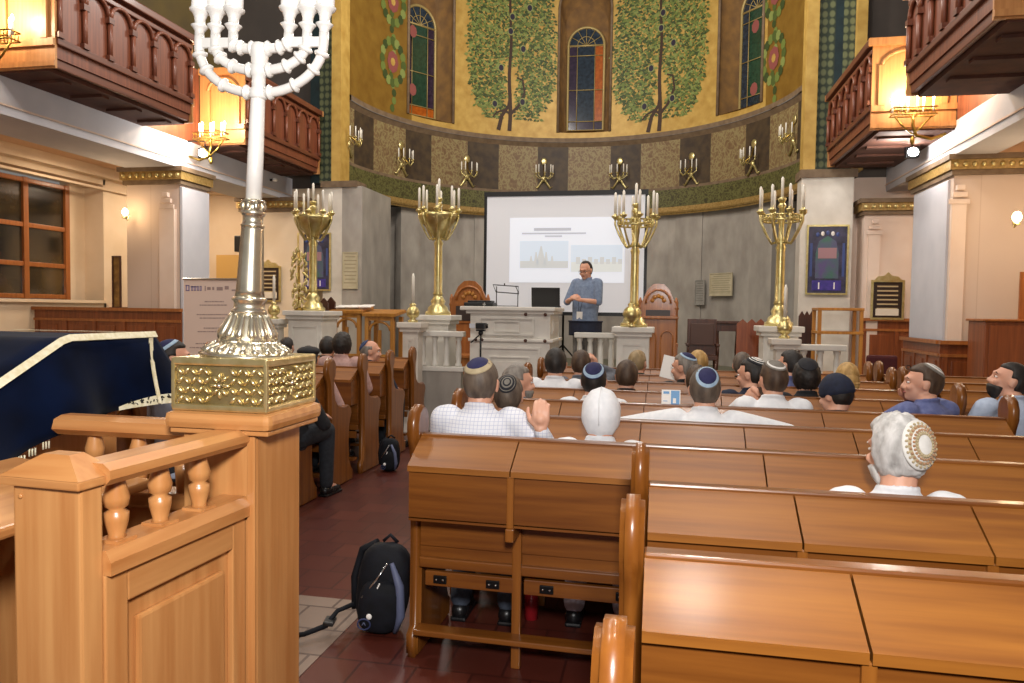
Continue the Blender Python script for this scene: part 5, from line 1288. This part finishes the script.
seated('black-haired man in a white shirt, directly right of the pulpit foot',556,349,6,hair='dark',shirt=WHT,head=(.1,0,0))
seated('man in white with a navy kippah edged with a light-blue ring',595,364,5,hair='dark',cap=KIP((.62,KN),(.7,KN),(.92,KL),(1,KN),a=.9,t=.62),shirt=WHT)
seated('dark-haired man in a grey shirt with one hand raised beside his head, below the speaker',582,351,7,hair='brown',shirt=GRC,arms='hands_up')
seated('short-haired man in black with a cream collar, left of the reading desk',628,361,6,hair='brown',shirt=BLC)
seated('sandy-grey-haired person in dark green, right of the white pedestal by the screen',639,351,8,hair='sandy',shirt=GNC,head=(-.4,0,0))
rd,rx_,ry_=seated('man in black with navy kippah holding up a white sheet of paper',687,354,7,hair='grey',cap=KIP((.8,KN),(1,KL),a=.75,t=.5,y=-.1),shirt=BLC,head=(.6,.1,0),face=.5,arms='read')
seated('blond person behind the man reading the white paper',699,351,8,hair='blond',shirt=NVC,head=(.4,0,0))
seated('reddish-brown-haired person mostly hidden by the man with outstretched arms',699,366,6,hair='brown',shirt=BLC,hstyle='short')
seated('man in a white shirt with arms spread out, navy kippah with a light-blue ring',707,369,4,hair='greybrown',cap=KIP((.62,KN),(.68,KN),(.9,KL),(1,KG),a=.78,t=.78,y=.12),shirt=WHT,arms='spread',vox=.007)
seated('brown-haired person below the dark chair, left of the right-hand pedestal',744,353,8,hair='greybrown',shirt=BLC)
seated('man in navy with a black and white patterned kippah, head turned left',754,359,6,dy=.2,hair='dark',cap=KIP((.35,KW),(.45,KB),(.55,KW),(.7,KB),(.82,KW),(1,KB),a=.8,t=.45),shirt=NVC,head=(.9,.1,0),face=.1)
seated('bearded man in white with a grey kippah, hand at his chin',775,362,5,hair='brown',beard='brown',cap=KIP((.7,KG),(.88,KW),(1,KG),a=.75,t=.35),shirt=WHT,arms='chin_left',head=(.35,0,0))
seated('dark-haired man in blue looking left, in front of the right pedestal',792,351,7,hair='dark',shirt=BPC,head=(.8,0,0))
seated('black-haired person in a black top with white collar, under the right balustrade',809,362,6,hair='dark',hstyle='curly',cap=KIP((1,KB),a=.7,t=.5),shirt=BLC)
seated('person in a navy knitted cap pulled over the whole head',839,377,5,hair='dark',hat='beanie',shirt=NVC,head=(.7,.25,0))
seated('blond woman with wavy hair right of the navy knitted cap',850,364,7,hair='blond',hstyle='long',shirt=GRC)
w_,wx_,wy_=seated('man in a blue-violet shirt turned left, elbow on the pew, sunglasses on his striped kippah',929,365,5,dy=.3,hair='brown',cap=KIP((.3,KG),(.5,KW),(.6,KG),(.8,KW),(1,KG),a=.8,t=.55),shirt=BPC,face=.55,head=(.9,-.05,0),arms='backrest')
q=MB()
c=V((0,.03,onY(929,365,wy_).z-.02))
for s_ in (-1,1): q.tube([(c.x-.02+s_*.028+.02*cos(2*pi*i/12)-.0,c.y+.06,c.z+.012*sin(2*pi*i/12)) for i in range(12)],.0025,BLK,5,closed=True)
q.tube([(c.x-.03,c.y+.06,c.z),(c.x-.01,c.y+.06,c.z)],.0025,BLK,5); q.tube([(c.x+.03,c.y+.06,c.z),(c.x+.06,c.y-.0,c.z-.01)],.0025,BLK,5); q.build('sunglasses',w_)
Y=5.15; z=onY(1003,363,Y).z
person('bearded man in light blue at the right edge, head tipped up',(2.17,Y),max(1.2,min(1.36,z)),.25,head=(1.15,-.3,0),hair='dark',beard='dark',shirt=LBC,seat=.455)
seated('white-haired man in a crocheted cap with an openwork ring, alone in the third row',903,420,2,dy=.26,hair='white',hstyle='curly',cap=KIP((.35,KW),(.5,KT),(.62,KW),(.75,KT),(1,KW),a=.72,t=1.42,y=.1),hat='lattice',shirt=WHT,beard='white',drop=.02,head=(.42,.1,0),skin='fair',vox=.007)
# left block
def leftseat(label,px,py,Y,**k):
    z=onY(px,py,Y).z; z=max(1.12,min(1.38,z)); return person(label,(min(wx(px,Y),-3.04) if label.count('kippah between')==0 else wx(px,Y),Y),z,k.pop('face',0),**k)
leftseat('grey-haired man with a blue kippah on the left benches, looking right',374,341,7.2+.24,hair='grey',hstyle='bald',cap=KIP((1,cloth('kippah_blue','#2c3a5c','#36466a')),a=.75,t=.95),shirt=NVC,head=(-.9,.05,0),face=-.3,sleeve='short')
leftseat('dark curly-haired person in a pinkish top on the left benches',346,334,6.5+.24,hair='dark',hstyle='curly',shirt=PKC)
leftseat('dark-haired person partly behind the curly-haired one on the left benches',327,337,7.2+.24,hair='dark',shirt=BLC)
leftseat('person in a black flat cap just right of the menorah box',314,347,5.78+.24,hair='dark',hat='flatcap',shirt=PKC,head=(.3,0,0))
leftseat('person with dark hair seen low between the menorah foot and the white pedestal',286,338,7.9+.24,hair='dark',shirt=BLC)
leftseat('person with a navy kippah between the velvet cloth and the menorah box',169,341,4.2,hair='dark',cap=KIP((.8,KN),(1,KL),a=1.0,t=.6),shirt=LBC,head=(-.5,0,0),face=-.4)
lb2=pew(-5.6,-3.1,3.96,'rear left pew behind the velvet-draped table','pews of the left block',ends=(1,1))
person('person in dark trousers on the left benches, hidden by the wooden post except legs',(-2.84,5.07+.22),1.15,-.15,hair='dark',shirt=BLC,head=(0,.2,0),sleeve='short',arms='lap')
# speaker
Y=10.0; sx=wx(586,Y)
sp=person('standing speaker with glasses in a short-sleeved blue shirt, hands clasped, beside the pulpit',(sx,Y),onY(586,262,Y).z,pi,head=(.1,.3,0),hair='dark',hstyle='receding',shirt=SPB,pants=GTR,stand=True,zfloor=SH,sleeve='short',arms='clasp',glasses=True,vox=.006,skin='fair',beard=None,girth=1.12)
sp.rotation_euler=(0,0,pi-.45)
q=MB(); q.rings([[( .235*cos(2*pi*j/24),.19*sin(2*pi*j/24)+.01,z) for j in range(24)] for z in (.86,.88,1.03,1.06)],NVC,True); q.tube([(.237*cos(2*pi*j/20),.192*sin(2*pi*j/20)+.01,1.05) for j in range(20)],.012,NVC,6,closed=True); o=q.build('waist_jacket',sp)
q=MB(); d=.15; q.tube([(-.06,.09,1.44),(-.03,.15,1.3),(-.01,.165,1.18)],.004,BLK,5); q.tube([(.06,.09,1.44),(.03,.15,1.3),(.01,.165,1.18)],.004,BLK,5); q.box(-.045,.16,1.08,.045,.166,1.18,PAP,.002); q.build('lanyard_badge',sp)
q=MB(); q.build('wrist_watch',sp) if 0 else None
# paper in hands, leaflet, sheets
q=MB(); q.M=Matrix.Rotation(.25,4,'Y'); q.box(-.09,-.002,-.1,.09,.002,.1,PAP); p=onY(672,368,ry_+.3); o=q.build('paper_sheet'); o.location=(p.x,ry_+.3,p.z); o.rotation_euler=(-.3,0,.2); tag(o,'white paper sheet held up by the man in black','paper')
p=onY(673,390,rowY(5)); q=MB()
LFB=mat('leaflet_blue','#5c93c4',.5); 
q.box(-.055,-.004,0,.055,.0,.1,PAP); q.box(.0,-.0055,.005,.05,-.004,.095,LFB); q.box(-.045,-.0055,.075,-.01,-.004,.09,LFB); q.box(-.045,-.0055,.03,-.02,-.004,.034,LFB); q.box(.012,-.0065,.02,.03,-.0055,.05,PAP)
o=q.build('leaflet'); o.location=(wx(673,rowY(5)-.05),rowY(5)-.05,.985); o.rotation_euler=(-.15,0,0); tag(o,'white and light-blue leaflet standing against the pew in front of the man with spread arms','leaflet')
p=onY(382,368,7.75); q=MB(); q.box(-.05,-.07,0,.05,.07,.004,PAP); o=q.build('paper_sheet'); o.location=(p.x,7.74,p.z); o.rotation_euler=(.9,0,.3); tag(o,'small white sheet propped by the grey-haired man on the left benches','paper')
# backpack near the aisle
def backpack(x,y,rz,label,s=1.0,front=True):
    t=thing('backpack',label,'backpack',(x,y,0),rz)
    BP=mat('backpack_nylon','#0a0b10',.75,var='#10121a',scale=20,bump=.2,spec=.25); BPB=mat('backpack_blue_trim','#2a3358',.6); BPG=mat('backpack_grey_trim','#565d78',.6)
    q=MB()
    def fn(d): return 1+.05*noise.noise(d*3)+.12*max(0,abs(d.z)-.6)*0
    q.ell((0,0,.25*s),(.155*s,.10*s,.26*s),BP,28,18,None,lambda d:(abs(d.x)**3+abs(d.y)**3+abs(d.z)**3)**(-1/3)*(1+.03*noise.noise(d*4))*.97); q.build('main_compartment',t)
    q=MB(); q.ell((0,-.09*s,.17*s),(.12*s,.06*s,.15*s),BP,24,14,None,lambda d:(abs(d.x)**3+abs(d.y)**3+abs(d.z)**3)**(-1/3)); q.build('front_pocket',t)
    q=MB(); q.tube([(.1*s,-.1*s,.03),(.125*s,-.12*s,.14*s),(.1*s,-.11*s,.3*s),(.04*s,-.09*s,.42*s)],[.012,.026*s,.026*s,.01],BPG,8); q.tube([(-.1*s,-.13*s,.22*s),(-.03*s,-.13*s,.33*s),(.02*s,-.105*s,.42*s)],.005,CHR,6)
    for i in range(14): a=i/13; q.ell((-.06*s+.05*s*a,-.135*s,(.17+.14*a)*s),(.004,.004,.006),PAP,6,4)
    q.build('zip',t)
    q=MB(); q.ell((-.045*s,-.155*s,.13*s),(.014,.006,.014),PAP,10,6); q.tube([(-.07*s+.035*s*cos(2*pi*i/16),-.145*s,.08*s+.03*s*sin(2*pi*i/16)) for i in range(16)],.004,BPB,6,closed=True); q.tube([(-.08*s,-.15*s,.075*s),(-.07*s,-.15*s,.092*s),(-.06*s,-.15*s,.075*s)],.003,BPG,5); q.build('badge',t)
    q=MB(); q.tube([(-.07*s,.07*s,.48*s),(-.16*s,.09*s,.42*s),(-.19*s,.09*s,.25*s),(-.16*s,.05*s,.08*s)],.018,BP,8); q.build('shoulder_strap',t)
    q=MB(); q.tube([(-.03,.03,.50*s),(0,.03,.54*s),(.04,.03,.50*s)],.009,BP,6); q.build('grab_handle',t)
    if front: q=MB(); q.tube([(-.13,-.03,.12),(-.2,-.06,.09),(-.24,-.1,.03),(-.32,-.17,.012),(-.46,-.25,.01)],[.012,.011,.014,.012,.012],BP,8); q.box(-.25,-.13,.04,-.2,-.05,.06,BLK,.006); q.build('waist_strap',t)
    return t
p=onY(372,636,3.3); bx=V((wx(372,3.35),3.35,0))
b_=backpack(-1.30,3.33,.15,'black and blue backpack with a trailing strap on the aisle floor against the pew end',.84)
b_.rotation_euler=(0,.1,.2)
backpack(-2.5,6.65,.1,'small dark backpack standing beside the left benches in the aisle',.62,False)
# things under the long pew
q=MB(); q.lathe([(.035,0),(.035,.16),(.02,.19),(.018,.21)],(0,0,0),mat('red_bottle','#a02028',.3),14); o=q.build('bottle'); o.location=(wx(540,3.75),3.62,0); tag(o,'small red bottle on the floor under the long pew','bottle')
# ================================================================== LIGHT
def area(name,loc,tgt,size,e,col=(1,.9,.78),sy=None):
    l=bpy.data.lights.new(name,'AREA'); l.energy=e; l.color=col; l.size=size
    if sy: l.shape='RECTANGLE'; l.size_y=sy
    o=bpy.data.objects.new(name,l); C.objects.link(o); o.location=loc; d=(V(tgt)-V(loc)); o.rotation_euler=d.to_track_quat('-Z','Y').to_euler(); return o
def bulb(x,y,z,e,col=(1,.93,.85),r=.3):  # unseen point lights added overhead to brighten nave and apse
    d=bpy.data.lights.new('overhead_fill_light','POINT'); d.energy=e; d.color=col; d.shadow_soft_size=r; o=bpy.data.objects.new('overhead_fill_light',d); C.objects.link(o); o.location=(x,y,z)
for x,y in ((-3.8,3),(.4,3),(-4.2,7.5),(.6,7.5)): bulb(x,y,7.8,330)
for x,y in ((-3.2,12.2),(-.4,12.2)): bulb(x,y,7.4,300)
area('camera_flash',(.15,-.35,2.25),(-1.2,8,1.2),.35,110,(1,.97,.94))
for x,y in ((-8.9,6),(-8.9,10.5),(-8.9,12.6)): area('aisle_fill_light',(x,y,3.9),(x,y,0),.5,32,(1,.8,.58))  # area lights added below the aisle ceilings as fill, no fixture there
for x,y in ((5.3,9),(5.3,12.5)): area('aisle_fill_light',(x,y,3.9),(x,y,0),.5,32,(1,.8,.6))
w=bpy.data.worlds.new('world'); sc.world=w; w.use_nodes=True
bg=w.node_tree.nodes['Background']; bg.inputs[0].default_value=(1,.93,.85,1); bg.inputs[1].default_value=.15
sc.view_settings.view_transform='Standard'; sc.view_settings.look='None'; sc.view_settings.gamma=1; sc.view_settings.use_curve_mapping=False
sc.view_settings.exposure=.35
